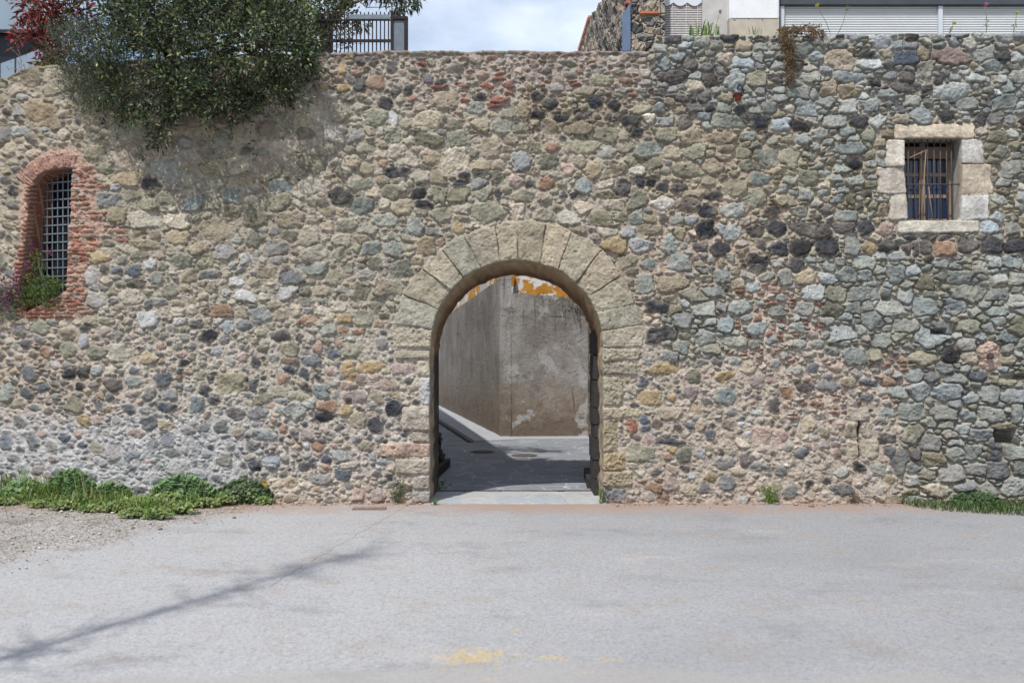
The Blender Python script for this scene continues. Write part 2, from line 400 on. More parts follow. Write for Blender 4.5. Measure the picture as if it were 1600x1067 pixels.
# stones one can recognise in the photograph:  x,y,w,h,colour,roundness
LM = """535,105,13,18,O,.6;587,127,27,27,b,.7;560,130,20,22,K,.5;602,161,24,22,K,.5;617,144,15,15,K,.8;637,144,14,16,K,.8;614,184,14,22,W,.8;635,193,19,20,V,.6;674,189,46,30,t,.4;586,186,34,26,V,.3;667,125,18,18,a,.7;612,104,22,20,k,.6;582,95,14,12,k,.7;561,96,14,10,k,.7;750,152,25,16,K,.6;685,139,32,7,R,.2;722,134,18,6,R,.2;760,134,20,10,R,.2;777,155,30,7,R,.2;770,166,24,5,R,.2;661,101,11,5,R,.2;792,133,22,7,R,.2;780,124,18,6,R,.2;725,157,16,5,R,.2;707,106,24,18,t,.4;755,115,20,14,P,.6;715,217,36,28,V,.2;670,221,46,22,v,.2;754,196,32,18,T,.4;612,212,28,28,V,.4;552,212,24,22,A,.4;710,250,46,36,t,.3;600,254,17,14,b,.8;476,210,28,20,v,.5
1052,120,46,22,k,.3;1080,101,28,19,k,.5;1165,71,27,20,q,.8;930,162,26,16,K,.7;960,165,19,16,K,.8;860,162,25,18,K,.6;841,180,19,14,K,.7;877,185,25,10,K,.5;819,171,24,26,T,.4;917,142,28,17,T,.5;941,127,33,17,V,.3;887,100,24,12,V,.6;835,100,18,12,P,.6;985,190,35,14,K,.4;996,206,20,15,K,.7;1002,172,36,15,V,.5;1037,190,38,15,g,.3;1060,152,36,12,k,.5;1101,150,28,19,k,.4;1135,152,30,16,V,.6;1087,136,24,18,t,.4;1100,182,28,15,g,.3;1135,190,52,21,G,.2;1187,192,42,20,K,.4;1150,127,28,34,g,.2;1165,99,34,17,g,.3;1110,170,16,13,K,.6;815,199,30,14,V,.3;905,203,42,20,T,.4;1040,210,42,23,V,.3;1082,212,36,23,T,.3;1125,216,46,19,T,.4;907,230,60,23,V,.3;862,230,28,19,b,.5;1015,233,46,27,G,.3;1051,238,27,22,T,.4;1085,236,34,27,V,.3;830,227,36,23,V,.3;887,263,27,19,P,.5;815,250,32,32,A,.2
1311,94,52,34,q,.25;1485,88,53,27,h,.2;1375,66,35,23,H,.3;1416,91,37,20,B,.3;1357,100,37,19,g,.3;1487,141,61,25,g,.6;1412,137,37,15,k,.6;1364,130,29,11,K,.5;1322,143,31,20,T,.4;1246,146,37,23,e,.2;1342,191,31,21,K,.7;1251,196,35,18,K,.6;1304,189,39,21,g,.3;1219,195,39,19,g,.3;1372,191,31,17,g,.3;1325,122,48,19,g,.2;1529,122,42,14,g,.4;1325,168,32,24,g,.2;1360,166,30,18,G,.3;1440,180,36,25,g,.2;1570,160,42,25,e,.2;1325,232,55,21,G,.4;1357,212,25,20,V,.6;1254,217,25,17,G,.5;1230,219,25,14,V,.5;1335,256,25,17,K,.6;1566,86,22,17,K,.4;1587,88,20,13,g,.3;1352,84,29,11,K,.3
1214,356,32,26,K,.5;1266,357,68,23,k,.4;1316,355,36,17,k,.5;1352,356,29,27,K,.7;1386,356,27,22,P,.6;1217,388,36,25,K,.5;1251,386,38,25,K,.5;1294,384,35,29,K,.4;1332,386,27,29,G,.0;1359,388,28,20,O,.7;1388,385,30,22,K,.4;1416,389,15,23,k,.5;1429,388,14,23,k,.5;1446,386,20,23,k,.5;1476,387,36,23,b,.4;1514,385,33,24,k,.5;1549,386,31,27,K,.5;1586,384,38,23,K,.5;1545,356,26,19,g,.3
1352,411,34,19,G,.1;1322,429,34,27,e,.1;1400,430,26,31,e,.1;1350,459,46,25,e,.1;1307,460,37,27,V,.2;1271,457,34,27,g,.1;1292,435,28,21,g,.1;1446,442,34,29,v,.2;1499,434,38,25,G,.2;1515,457,60,30,G,.0;1392,482,46,27,g,.1;1445,480,38,29,e,.1;1492,477,38,29,g,.0;1362,502,36,27,e,.1;1417,509,44,24,g,.1;1450,530,39,33,g,.0;1510,510,42,21,V,.4;1471,510,36,19,G,.2;1334,557,38,27,G,.2;1445,560,46,19,V,.6;1485,554,33,28,K,.5;1517,560,28,21,q,.5;1575,562,24,18,T,.5;1560,461,36,19,e,.1;1557,486,36,15,e,.3;1552,408,27,23,g,.1;1580,410,32,21,G,.1;1301,485,30,21,v,.2;1331,482,30,23,G,.3;1227,432,26,27,G,.2;1258,434,30,21,T,.4;1588,436,30,20,e,.1;1590,472,30,22,g,.1;1592,510,26,30,v,.3
344,486,36,21,b,.3;355,511,21,21,g,.4;380,509,25,19,A,.6;324,524,41,17,K,.5;439,524,29,21,a,.7;480,501,28,14,b,.5;539,496,25,17,O,.4;502,484,28,19,t,.5;539,515,17,20,b,.7;561,517,21,15,b,.6;510,516,24,17,e,.4;486,562,29,18,a,.8;454,564,25,12,b,.4;546,579,20,35,O,.8;579,572,42,18,O,.7;565,592,18,19,P,.9;602,601,44,17,h,.7;630,576,36,17,P,.3;582,587,19,11,P,.8;545,602,22,12,P,.4;552,619,38,20,h,.7;589,619,25,18,T,.8;511,634,38,20,b,.6;460,640,32,27,g,.3;505,650,37,14,K,.3;541,639,25,19,O,.7;557,656,30,29,T,.6;586,662,25,21,K,.7;615,637,26,23,K,.3;482,631,23,16,g,.4;412,624,30,19,V,.5;437,612,23,19,V,.3;465,619,29,15,V,.6;499,612,28,25,G,.2;395,600,20,20,a,.5;332,592,18,17,K,.6;319,611,22,19,K,.6;336,626,19,14,K,.6;370,647,34,21,k,.5;404,645,28,21,A,.6;307,632,24,26,e,.3;410,680,36,15,g,.3;345,667,21,18,a,.6;476,604,21,14,K,.6;442,590,21,19,b,.4;452,576,21,12,B,.5;520,552,23,17,a,.5;550,545,31,21,V,.4;570,497,30,25,V,.2;455,543,27,21,V,.2;400,564,16,17,a,.3;362,598,50,30,V,.2
530,712,31,19,A,.5;497,698,20,13,b,.6;572,698,27,18,T,.7;500,749,35,16,A,.6;537,741,25,17,B,.4;588,775,28,17,h,.6;561,770,17,20,P,.4;512,718,21,13,B,.7;512,730,21,10,b,.6;543,725,36,11,t,.4;432,755,24,16,t,.3;455,755,23,19,t,.5;479,758,25,11,t,.5;422,720,25,17,A,.7;401,725,23,16,B,.7;392,695,20,17,a,.8
1032,523,48,21,K,.3;1026,479,34,20,K,.2;1035,576,56,17,O,.8;1010,622,42,23,O,.4;1085,590,24,23,v,.7;1132,588,26,13,O,.2;1184,594,25,22,h,.8;1051,622,14,12,O,.6;1080,615,24,21,h,.6;1042,645,46,17,q,.5;987,664,18,19,R,.4;1006,656,17,13,B,.7;1006,670,13,12,B,.7;1012,689,19,21,P,.9;1048,690,41,11,B,.4;1077,665,17,13,B,.8;1194,680,31,27,P,.7;1134,617,32,26,G,.5;1229,614,24,18,b,.4;1103,527,32,25,e,.5;1147,532,48,17,G,.3;1155,477,30,27,e,.0;1100,481,36,23,G,.2;1125,478,..;1183,512,38,21,G,.3;1134,505,30,26,e,.2;1071,709,26,29,v,.5;1000,706,42,27,V,.3;1130,723,32,20,A,.5;1166,716,22,20,k,.4;1154,734,22,15,q,.7;1184,729,26,14,A,.5;1025,738,20,14,a,.5;1104,761,22,16,a,.6;1135,752,26,26,A,.5;1047,756,22,20,h,.4;1020,762,22,14,b,.4;1077,766,26,18,T,.4;1190,775,18,14,q,.6;1158,780,18,14,g,.3;1260,662,26,26,T,.5;1215,680,30,26,P,.7;1264,628,..;1259,605,24,15,k,.3;1295,603,42,15,a,.6;1326,600,25,15,T,.4;1254,708,21,17,B,.8;1303,708,17,17,b,.6;1405,717,32,46,a,.9;1395,704,33,18,B,.5;1371,731,27,21,e,.5;1386,684,26,19,k,.4;1430,706,22,20,k,.4;1435,610,39,28,g,.4;1479,614,45,25,g,.2;1395,649,..;1424,642,42,29,G,.3;1475,645,44,23,G,.3;1550,647,42,25,g,.3;1512,649,34,15,G,.5;1546,616,38,28,g,.2;1517,622,32,15,g,.3;1531,678,42,20,A,.3;1568,664,38,12,V,.3;1590,644,22,32,e,.3;1465,766,52,17,q,.5;1492,711,34,18,e,.3;1520,705,24,28,G,.2;1586,707,36,20,e,.3;1525,733,36,17,A,.4;1427,587,29,22,G,.5;1456,589,28,18,a,.6;1491,592,38,18,G,.4;1527,588,24,16,B,.8;1570,594,40,18,V,.4;1404,611,26,20,e,.4;1358,596,26,14,B,.7;1385,596,27,11,b,.5;1340,585,21,14,A,.5;1354,620,21,14,a,.5;1385,643,27,13,G,.4;1220,737,21,15,a,.5;1300,660,..;1340,730,22,18,K,.5;1315,765,34,19,a,.5
300,368,..;227,345,52,27,t,.2;280,345,40,26,t,.2;234,287,36,22,K,.4;184,336,28,28,V,.3;163,264,34,18,V,.3;302,318,30,24,e,.2;330,360,22,..;331,265,38,17,V,.3;265,400,..;330,240,38,17,V,.3;262,310,26,20,V,.3;185,420,20,16,B,.6;208,422,28,16,B,.5;152,402,36,18,O,.3;143,433,21,35,H,.2;215,443,30,14,k,.3;150,467,28,22,A,.4;232,497,37,24,W,.4;355,393,..;282,408,36,22,V,.3;324,412,26,18,V,.4;115,310,..;490,258,46,30,v,.2;440,292,36,26,e,.1;612,320,..;563,322,36,26,e,.2;603,345,38,24,G,.2;646,352,32,28,G,.2;618,270,38,20,K,.4;654,275,40,24,t,.6;684,277,26,22,T,.4;652,302,28,20,K,.5;661,320,25,11,K,.4;612,300,36,22,V,.4;688,303,28,26,V,.3;718,304,34,26,v,.2;720,286,22,14,K,.3;775,277,24,26,v,.3;746,287,28,18,A,.3;754,300,30,24,V,.3;778,305,12,22,K,.3;752,257,34,18,T,.4;779,258,24,23,T,.5;716,356,22,19,O,.7;686,382,18,17,b,.9;668,384,36,32,T,.4;628,419,38,26,V,.4;570,345,..;580,389,30,22,G,.3;615,390,36,20,G,.3;460,435,38,26,a,.4;487,420,46,18,e,.4;807,283,20,26,P,.7;830,288,19,17,K,.9;855,287,30,20,b,.6;806,332,22,28,q,.2;914,290,28,27,e,.3;972,291,28,24,K,.5;998,287,16,16,K,.8;1016,286,16,14,K,.7;1036,292,24,18,K,.5;1062,293,26,14,K,.4;1116,305,28,17,K,.6;1107,330,28,20,K,.3;1148,328,48,21,g,.1;1103,358,31,31,K,.3;1139,362,38,23,g,.1;1178,361,30,24,k,.5;1095,385,22,19,k,.4;1128,388,32,24,K,.3;993,310,34,30,V,.1;1035,318,36,18,H,.3;938,343,42,26,v,.1;996,340,26,26,G,.1;960,381,40,22,O,.4;1000,382,38,24,H,.4;1047,383,26,28,G,.1;983,361,24,20,H,.4;1016,357,32,16,V,.3;952,361,36,16,t,.4;853,335,32,20,T,.3;887,340,32,20,t,.3;881,302,13,13,K,.5;881,220,..;1008,441,32,35,e,.4;1050,443,50,26,T,.4;1062,411,36,26,G,.2;1015,413,..;1128,431,24,23,e,.4;1127,241,..;927,265,28,28,T,.4;966,264,26,28,T,.2;1073,266,38,21,V,.4;1115,262,30,24,T,.3;1172,260,34,17,v,.3;992,268,28,14,t,.4;860,255,36,22,V,.4
9,690,20,24,B,.6;48,690,19,30,a,.4;67,606,20,14,B,.6;34,603,..;42,614,22,18,B,.5;117,632,27,28,v,.4;131,658,26,20,O,.6;130,580,20,20,K,.5;108,584,18,18,K,.6;256,592,30,22,B,.5;177,599,34,22,k,.5;207,597,26,18,G,.5;232,615,26,26,A,.5;264,617,21,18,A,.4;257,636,24,15,B,.4;311,632,..;188,550,38,30,t,.4;229,562,32,20,T,.5;150,550,28,20,V,.4;147,699,22,19,T,.5;78,700,20,20,A,.5;66,678,16,14,P,.8;206,710,26,16,B,.5;232,661,30,20,a,.5;262,666,28,15,T,.3;295,673,20,15,a,.5;318,668,20,16,a,.5;10,614,22,30,e,.4;282,729,34,28,A,.4;350,715,26,24,A,.4;232,720,20,7,P,.4;97,684,16,14,B,.7;98,720,..;170,580,24,18,t,.4;150,580,20,16,g,.4;105,547,26,24,V,.5;72,551,22,18,b,.5"""
LMK = set()
for tok in LM.replace('\n', ';').split(';'):
    p = tok.split(',')
    if len(p) != 6: continue
    x, y, w, h, r = float(p[0]), float(p[1]), float(p[2]), float(p[3]), float(p[5])
    rg = reg_pick(x, y)
    if r < .5: w, h, r = w * 1.08, h * 1.08, r * .7
    LMK.add(len(ST))
    stone(x, y, w, h, p[4], r, random.uniform(-.12, .12) * (0 if r < .25 and h < 9 else 1), rg[9] * 1.1, 0, None, rg[7] * .8)
# heart-shaped stone, slit with cut stones, anchor plaster
stone(1132, 92, 34, 26, 'q', .5, 0, .05, 0, [(1116, 85), (1120, 81), (1127, 81), (1131, 86), (1136, 82), (1143, 80), (1148, 85), (1147, 94), (1140, 103), (1130, 105), (1121, 99)], 2.0)
stone(1340, 647, 36, 22, 'Q', .2, 0, .03, 0, rect(1323, 636, 1357, 657), 1.5)
for q in ((1321, 660, 1339, 684), (1346, 660, 1364, 683), (1321, 687, 1341, 713), (1346, 686, 1373, 715)):
    stone((q[0] + q[2]) / 2, (q[1] + q[3]) / 2, q[2] - q[0], q[3] - q[1], 'S', .2, 0, .03, 0, rect(*q), 1.0)
stone(1545, 556, 42, 48, 'P', .5, 0, .02, 0, [(1528, 540), (1548, 532), (1562, 540), (1566, 560), (1560, 578), (1544, 580), (1530, 572), (1524, 556)], 2.5, .0, 1.6)
ANCH = (1546, 556)

# ---- fill the rest by dart throwing, big stones first
HG = 40.0; hsh = {}
def reg_add(i):
    s = ST[i]; hsh.setdefault((int(s['x'] // HG), int(s['y'] // HG)), []).append(i)
for i in range(len(ST)): reg_add(i)
POLYS = [s['poly'] for s in ST if s['poly'] is not None and s['pid'] != BP]
FORB = np.minimum(HOLE, 50)
POLYS.append([(28, 300), (36, 258), (80, 230), (120, 230), (134, 250), (152, 270), (152, 330), (166, 350), (150, 396), (134, 440), (132, 496), (30, 498)])
for P in POLYS:
    A = np.array(P); sl = win_of(A[:, 0].min() - 15, A[:, 0].max() + 15, A[:, 1].min() - 15, A[:, 1].max() + 15)
    FORB[sl] = np.minimum(FORB[sl], poly_sdf(P, GX[sl], GY[sl]))
def forb(x, y):
    i = min(NX - 1, max(0, int((x - PX0) / STEP))); j = min(NY - 1, max(0, int((y - PY0) / STEP))); return FORB[j, i]
def ok(x, y, a, b, sp):
    if forb(x, y) < min(a, b) * .9: return False
    cx, cy = int(x // HG), int(y // HG)
    for u in (-1, 0, 1):
        for v in (-1, 0, 1):
            for i in hsh.get((cx + u, cy + v), ()):
                s = ST[i]; dx, dy = x - s['x'], y - s['y']
                D = math.hypot(dx, dy) + 1e-6; ca, sa = abs(dx) / D, abs(dy) / D
                r1 = 1 / math.sqrt((ca / a) ** 2 + (sa / b) ** 2); r2 = 1 / math.sqrt((ca / s['a']) ** 2 + (sa / s['b']) ** 2)
                if D < (r1 + r2) * sp: return False
    return True
for mult, tries in ((1.3, 1500), (1.0, 7000), (.8, 14000), (.6, 18000), (.42, 18000)):
    for _ in range(tries):
        x = random.uniform(PX0, PX1); y = random.uniform(PY0, PY1)
        rg = reg_pick(x, y)
        hw = rg[5] * .86 * mult * random.uniform(.8, 1.2); asp = rg[6] * random.uniform(.75, 1.3)
        a, b = hw, hw / asp
        if not ok(x, y, a, b, rg[13] * (.86 if rg[8] < .5 else .97)): continue
        phi = random.gauss(0, .13 if asp > 1.2 else .4)
        code = random.choice(rg[12])
        rn = min(1, max(0, rg[8] * .8 + random.uniform(-.25, .15)))
        if code == 'R': b = min(b, 3.6); rn = .15; phi *= .4
        if code in 'K' and rg[8] > .3: rn = min(1, rn + .15)
        stone(x, y, 2.1 * a, 2.1 * b, code, rn, phi, rg[9] * random.uniform(.75, 1.25), 0, None, rg[7])
        reg_add(len(ST) - 1)

# ---- raster
D1 = np.full((NY, NX), 60.0, np.float32); D2 = np.full((NY, NX), 60.0, np.float32); ID = np.full((NY, NX), -1, np.int32)
WX = fbm(30, 5, 3) * 4.2 + fbm(9, 6, 3) * 2.4; WY = fbm(30, 8, 3) * 3.6 + fbm(9, 9, 3) * 2.2
def raster(i):
    s = ST[i]; r = random.Random(i * 7 + 1)
    if s['poly'] is not None:
        A = np.array(s['poly']); m = 8
        sl = win_of(A[:, 0].min() - m, A[:, 0].max() + m, A[:, 1].min() - m, A[:, 1].max() + m)
        k = .22 if s['pid'] == BP else .35
        e = poly_sdf(s['poly'], GX[sl] + WX[sl] * k, GY[sl] + WY[sl] * k).astype(np.float32)
    else:
        R = max(s['a'], s['b']) * 1.25 + 9
        sl = win_of(s['x'] - R, s['x'] + R, s['y'] - R, s['y'] + R)
        dx = GX[sl] + WX[sl] - s['x']; dy = GY[sl] + WY[sl] - s['y']
        c, n = math.cos(s['phi']), math.sin(s['phi'])
        qx = (dx * c + dy * n) / s['a']; qy = (-dx * n + dy * c) / s['b']
        rr = np.sqrt(qx * qx + qy * qy)
        nf = r.randint(4, 6); off = r.uniform(0, 6.28); mx = np.full(qx.shape, -9.0)
        boxy = s['rnd'] < .42 and r.random() < .55
        if boxy: nf, off = 5, 0
        for k in range(nf):
            a = off + (k + r.uniform(-.28, .28)) * 2 * math.pi / nf; dd = r.uniform(.66, 1.05)
            if boxy:      # squared block, now and then with one corner knocked off
                a = k * math.pi / 2 + r.uniform(-.16, .16); dd = r.uniform(.74, .95)
                if k == 4: a = r.choice((.8, 2.3, 3.9, 5.5)) + r.uniform(-.2, .2); dd = r.uniform(.95, 1.25)
            mx = np.maximum(mx, (qx * math.cos(a) + qy * math.sin(a)) / dd)
        d = (1 - s['rnd']) * mx + s['rnd'] * rr
        e = ((d - 1) * min(s['a'], s['b'])).astype(np.float32) - (1.6 if i in LMK else 0)
    d1, d2, idv = D1[sl], D2[sl], ID[sl]
    lt = e < d1
    np.copyto(d2, np.where(lt, d1, np.minimum(d2, e)))
    np.copyto(d1, np.where(lt, e, d1)); idv[lt] = i
for i in range(len(ST)): raster(i)
# ---- small stones into the gaps that are left
fillw = np.zeros((NY, NX), np.float32); wt = np.zeros((NY, NX), np.float32)
MC = np.zeros((NY, NX, 3), np.float32); MD = np.zeros((NY, NX), np.float32); GAP = np.zeros((NY, NX), np.float32)
cs = 8   # coarse evaluation of the region fields
cxs, cys = gx[::cs], gy[::cs]
cw = np.zeros((len(cys), len(cxs), len(REG)))
for b_, y in enumerate(cys):
    for a_, x in enumerate(cxs): cw[b_, a_] = reg_w(x, y)
cw /= cw.sum(2, keepdims=True)
def up(f):
    u = np.minimum(np.arange(NX) / cs, len(cxs) - 1.001); v = np.minimum(np.arange(NY) / cs, len(cys) - 1.001)
    iu, iv = u.astype(int), v.astype(int); fu, fv = u - iu, (v - iv)[:, None]
    iu2 = np.minimum(iu + 1, len(cxs) - 1); iv2 = np.minimum(iv + 1, len(cys) - 1)
    return (f[iv][:, iu] * (1 - fu) + f[iv][:, iu2] * fu) * (1 - fv) + (f[iv2][:, iu] * (1 - fu) + f[iv2][:, iu2] * fu) * fv
mlin = np.array([lin(r[11]) for r in REG])
for c in range(3): MC[..., c] = up(cw @ mlin[:, c])
MD = up(cw @ np.array([r[10] for r in REG])); GAP = up(cw @ np.array([r[7] for r in REG])); FILL = up(cw @ np.array([r[14] for r in REG]))
for it, mn in ((0, 5.0), (1, 3.6), (2, 2.6), (3, 1.9)):
    SP = np.minimum(D1, np.minimum(HOLE, FORB)).astype(np.float32)
    SP[SP > 30] = 30
    cand = np.argwhere(SP > mn + .6)
    if len(cand) == 0: continue
    vals = SP[cand[:, 0], cand[:, 1]] + RNG.random(len(cand)) * 2.5
    order = np.argsort(-vals)
    taken = {}
    cnt = 0
    for o in order:
        j, i = cand[o]; x, y = gx[i], gy[j]; r = float(SP[j, i])
        key = (int(x // 6), int(y // 6)); bad = False
        for u in range(-2, 3):
            for v in range(-2, 3):
                t = taken.get((key[0] + u, key[1] + v))
                if t and math.hypot(t[0] - x, (t[1] - y) * 1.25) < (t[2] + r) * .98: bad = True
        if bad: continue
        taken[key] = (x, y, r)
        if random.random() > (FILL[j, i] if FILL[j, i] > .8 else FILL[j, i] * .62) * (1.1 if it < 2 else .8): continue
        rg = reg_pick(x, y)
        rad = min(r * 1.02, rg[5] * .8)
        asp = random.uniform(1.2, 2.6)
        code = random.choice(rg[12])
        if code == 'R' and random.random() < .5: code = 'T'
        stone(x, y, 2 * rad * asp, 2 * rad, code, min(1, max(0, rg[8] + random.uniform(-.2, .3))), random.gauss(0, .25), rg[9] * random.uniform(.5, .9), 0, None, rg[7] * .7)
        raster(len(ST) - 1); cnt += 1
        if cnt > 2600: break

NS = len(ST)
arr = lambda k: np.array([s[k] for s in ST], dtype=np.float64)
sa, sb, sx, sy, srel, srnd, sgap, sprot, srough, spid = (arr(k) for k in ('a', 'b', 'x', 'y', 'relief', 'rnd', 'gap', 'prot', 'rough', 'pid'))
spid = spid.astype(int)
r2 = np.random.default_rng(5)
stx, sty = r2.normal(0, .0011, NS), r2.normal(0, .0011, NS)        # tilt of the face, m per px
fdx, fdy, fof = r2.normal(0, 1, NS), r2.normal(0, 1, NS), r2.uniform(-.1, .55, NS)
sprt = r2.normal(0, .0045, NS)
blk = spid > 0
stx[blk] *= .35; sty[blk] *= .35; sprt[blk] = r2.normal(0, .003, blk.sum())
nrm = np.hypot(fdx, fdy) + 1e-6; fdx /= nrm; fdy /= nrm
sedge = np.array([s['edge'] if s['edge'] else (1.7 + s['rnd'] ** 1.5 * min(s['a'], s['b']) * .7) for s in ST])
# colours of the stones
scol = np.zeros((NS, 3))
for i, s in enumerate(ST):
    c = lin(s['c']) * math.exp(random.gauss(0, .05 if s['pid'] else .13))
    t = random.gauss(0, .03); c = c * np.array([1 + t, 1, 1 - t * 1.3])
    scol[i] = c
I = np.maximum(ID, 0)
S = np.maximum(D1, (D1 - D2) * .5 + sgap[I] * .5 * 1.0)      # signed distance to the stone's edge, px
wm_ = np.clip((GAP - 1.5) / 1.2, 0, 1)
S = S + (fbm(13, 61, 3) * 2.0 + fbm(4, 62, 2) * .9) * np.where(spid[I] == BP, .14, np.where(spid[I] > 0, .2, np.maximum(wm_, .25)))
S[ID < 0] = 20
n_lo, n_mid, n_hi, n_fine = fbm(60, 21, 3), fbm(14, 22, 4), fbm(5, 23, 3), fbm(2.6, 24, 1)
dxp = GX - sx[I]; dyp = GY - sy[I]
dep = np.clip(-S, 0, None)
ed = sedge[I]
prof = 1 - np.clip(1 - dep / ed, 0, 1) ** 2.2
face = dxp * stx[I] + dyp * sty[I]
cut = fdx[I] * dxp / sa[I] + fdy[I] * dyp / sb[I] - fof[I]
facet = -np.clip(cut, 0, None) * .034 * (1 - srnd[I]) + np.abs(fbm(20, 63, 3)) * .022 * (1 - srnd[I])
hs = srel[I] * .60 * prof + np.clip(face, -.02, .02) + np.maximum(facet, -.03) + sprot[I] + sprt[I] * prof + (n_mid * .006 + n_hi * .007 + n_fine * .0045) * srough[I] - np.clip(fbm(6, 64, 2) - .35, 0, 1) * .03 * np.minimum(srough[I], 1.4) + n_lo * .006
hm = -MD * .75 + n_lo * .010 + n_mid * .012 + n_hi * .011 + n_fine * .005 - np.clip(fbm(8, 65, 2) - .3, 0, 1) * .035
inside = np.clip(.5 - S / 1.2, 0, 1); inside = inside * inside * (3 - 2 * inside)
H = np.where(S < 0, np.maximum(hs, hm * .6 + hs * .4 - .004), hm)
near = np.where(spid[I] > 0, np.clip(1 - np.abs(S) / 6, 0, 1), 0)
hm = hm + near * (MD * .75 + .002)
H = hm * (1 - inside) + H * inside
# recesses that the photograph shows: slit, putlog hole, bolt
def carve(cx_, cy_, w, h, depth, soft=1.0):
    q = np.maximum(np.abs(GX + WX * .3 - cx_) - w / 2, np.abs(GY + WY * .3 - cy_) - h / 2)
    global H
    H -= depth * np.clip(.5 - q / (2 * soft), 0, 1)
carve(1342.5, 686, 3.6, 56, .30, .8)
carve(1570, 683, 30, 20, .26, 3); carve(1556, 545, 10, 6, .02, 2)
carve(1466, 519, 22, 8, .12, 3); carve(1385, 467, 12, 5, .08, 2); carve(1590, 590, 60, 7, .09, 3)
carve(403, 733, 7, 4, .10, 2); carve(545, 628, 9, 8, .06, 2)
# ledges of ruined face above and right of the left window
lens = np.exp(-((GX - 330) / 50) ** 2 - ((GY - 640) / 120) ** 2)
# colours
TX = 1 + n_mid * .22 + n_hi * .20 + n_fine * .16
sc_ = scol[I] * TX[..., None]
blotch = np.clip((fbm(18, 41, 4) - .12) * 3.0, 0, 1)[..., None]
lich = np.array(lin((196, 192, 172)))
sc_ = sc_ * (1 - blotch * .20) + lich * blotch * .20
blot2 = np.clip((fbm(22, 47, 4) - .15) * 3.0, 0, 1)[..., None]; sc_ = sc_ * (1 - blot2 * .22)
lmk = np.zeros(NS, bool); lmk[list(LMK)] = True
sc_ = np.where(lmk[I][..., None], sc_, sc_ * .90 + MC * .90 * .06)
spk = (np.random.default_rng(9).random((NY, NX)) < .10)
sc_ = np.where((spk & (srough[I] > 1.1))[..., None], sc_ * .78, sc_)
MC = MC * .3 + MC.mean(2, keepdims=True) * np.array([.755, .695, .625]) if False else MC
bw_ = np.clip(.5 - poly_sdf(POLYS[-1], GX, GY) / 12, 0, 1)[..., None]; MC = MC * (1 - .8 * bw_) + np.array(lin((190, 160, 142))) * .8 * bw_
mort = MC * (1 + n_lo * .08 + n_mid * .14 + n_hi * .18 + n_fine * .15)[..., None]
peb = fbm(3.4, 44, 1)
mort = np.where((peb > .62)[..., None], mort * .72, mort); mort = np.where((peb < -.66)[..., None], mort * 1.16, mort)
dust = np.clip(1 + S / (2.0 + 3.2 * np.clip(n_mid + .35, 0, 1)), 0, 1) * np.clip((GAP - 1.3) / 1.2, 0, 1) * .8      # mortar smeared over stone rims
smear = np.clip((fbm(30, 46, 4) - .18) * 4, 0, 1) * np.clip((GAP - 2.0) / .8, 0, 1) * .28
dust = np.maximum(dust, smear * np.clip(1 - dep / 12, .25, 1))
dust = np.where(blk[I], dust * .15, np.where(lmk[I], dust * .6, dust))
dust = np.maximum(dust, np.where(blk[I], .02, np.where(scol[I].mean(-1) < .11, .04, .09) + .10 * n_lo + .08 * n_mid))
dm = dust[..., None]
sc_ = sc_ * (1 - dm) + mort * dm
CL = mort * (1 - inside[..., None]) + sc_ * inside[..., None]
# damp and dust with shapes of their own: light lime wash low on the left, reddish dust along the foot, dark coping line
lime = np.clip((GY - 640) / 60, 0, 1) * np.clip((420 - GX) / 120, 0, 1) * np.clip(.5 + n_lo, 0, 1) * .30
CL = CL * (1 - lime[..., None]) + np.array(lin((196, 194, 192))) * lime[..., None]
foot = np.clip((GY + n_mid * 10 - 772) / 14, 0, 1) * .45
CL = CL * (1 - foot[..., None]) + np.array(lin((186, 164, 146))) * foot[..., None]
topy = np.interp(gx, TOPX, TOPY) + 1.6 * vnoise(40, 71)[0] + 1.2 * vnoise(9, 72)[0]
cop = np.clip(1 - np.abs(GY - topy[None, :] - 3) / 4.5, 0, 1) * np.clip((1015 - GX) / 20, 0, 1)
CL = CL * (1 - .55 * cop[..., None]) + np.array(lin((112, 104, 96))) * .55 * cop[..., None]
H = np.where((GY < topy[None, :] + 5) & (GX < 1015), np.maximum(H, .012 + n_hi * .008), H)
rust = np.exp(-((GX - 1546) / 10) ** 2 - ((GY - 556) / 10) ** 2) * .5
CL = np.clip(CL ** 1.12 * 1.11 * .72 * np.array([.975, 1.0, 1.045]), .01, .85)

# ---- place the relief on the wall's real surface (flat, then curving back at its left end)
XS, KC = -4.3, .155
def face_y(X):
    d = np.maximum(XS - X, 0); dm_ = 2.6
    return np.where(d < dm_, KC * d * d, KC * dm_ * dm_ + 2 * KC * dm_ * (d - dm_))
def face_slope(X):
    d = np.minimum(np.maximum(XS - X, 0), 2.6); return -2 * KC * d      # dY/dX
def hit(px, py):
    s = (px - CX) / F; X = s * (-CAM_Y)
    for _ in range(30):
        Yv = face_y(X); f = X - s * (Yv - CAM_Y); df = 1 - s * face_slope(X)
        X = X - f / df
    Yv = face_y(X); d = Yv - CAM_Y
    return X, Yv, CAM_Z - (py - CY) / F * d
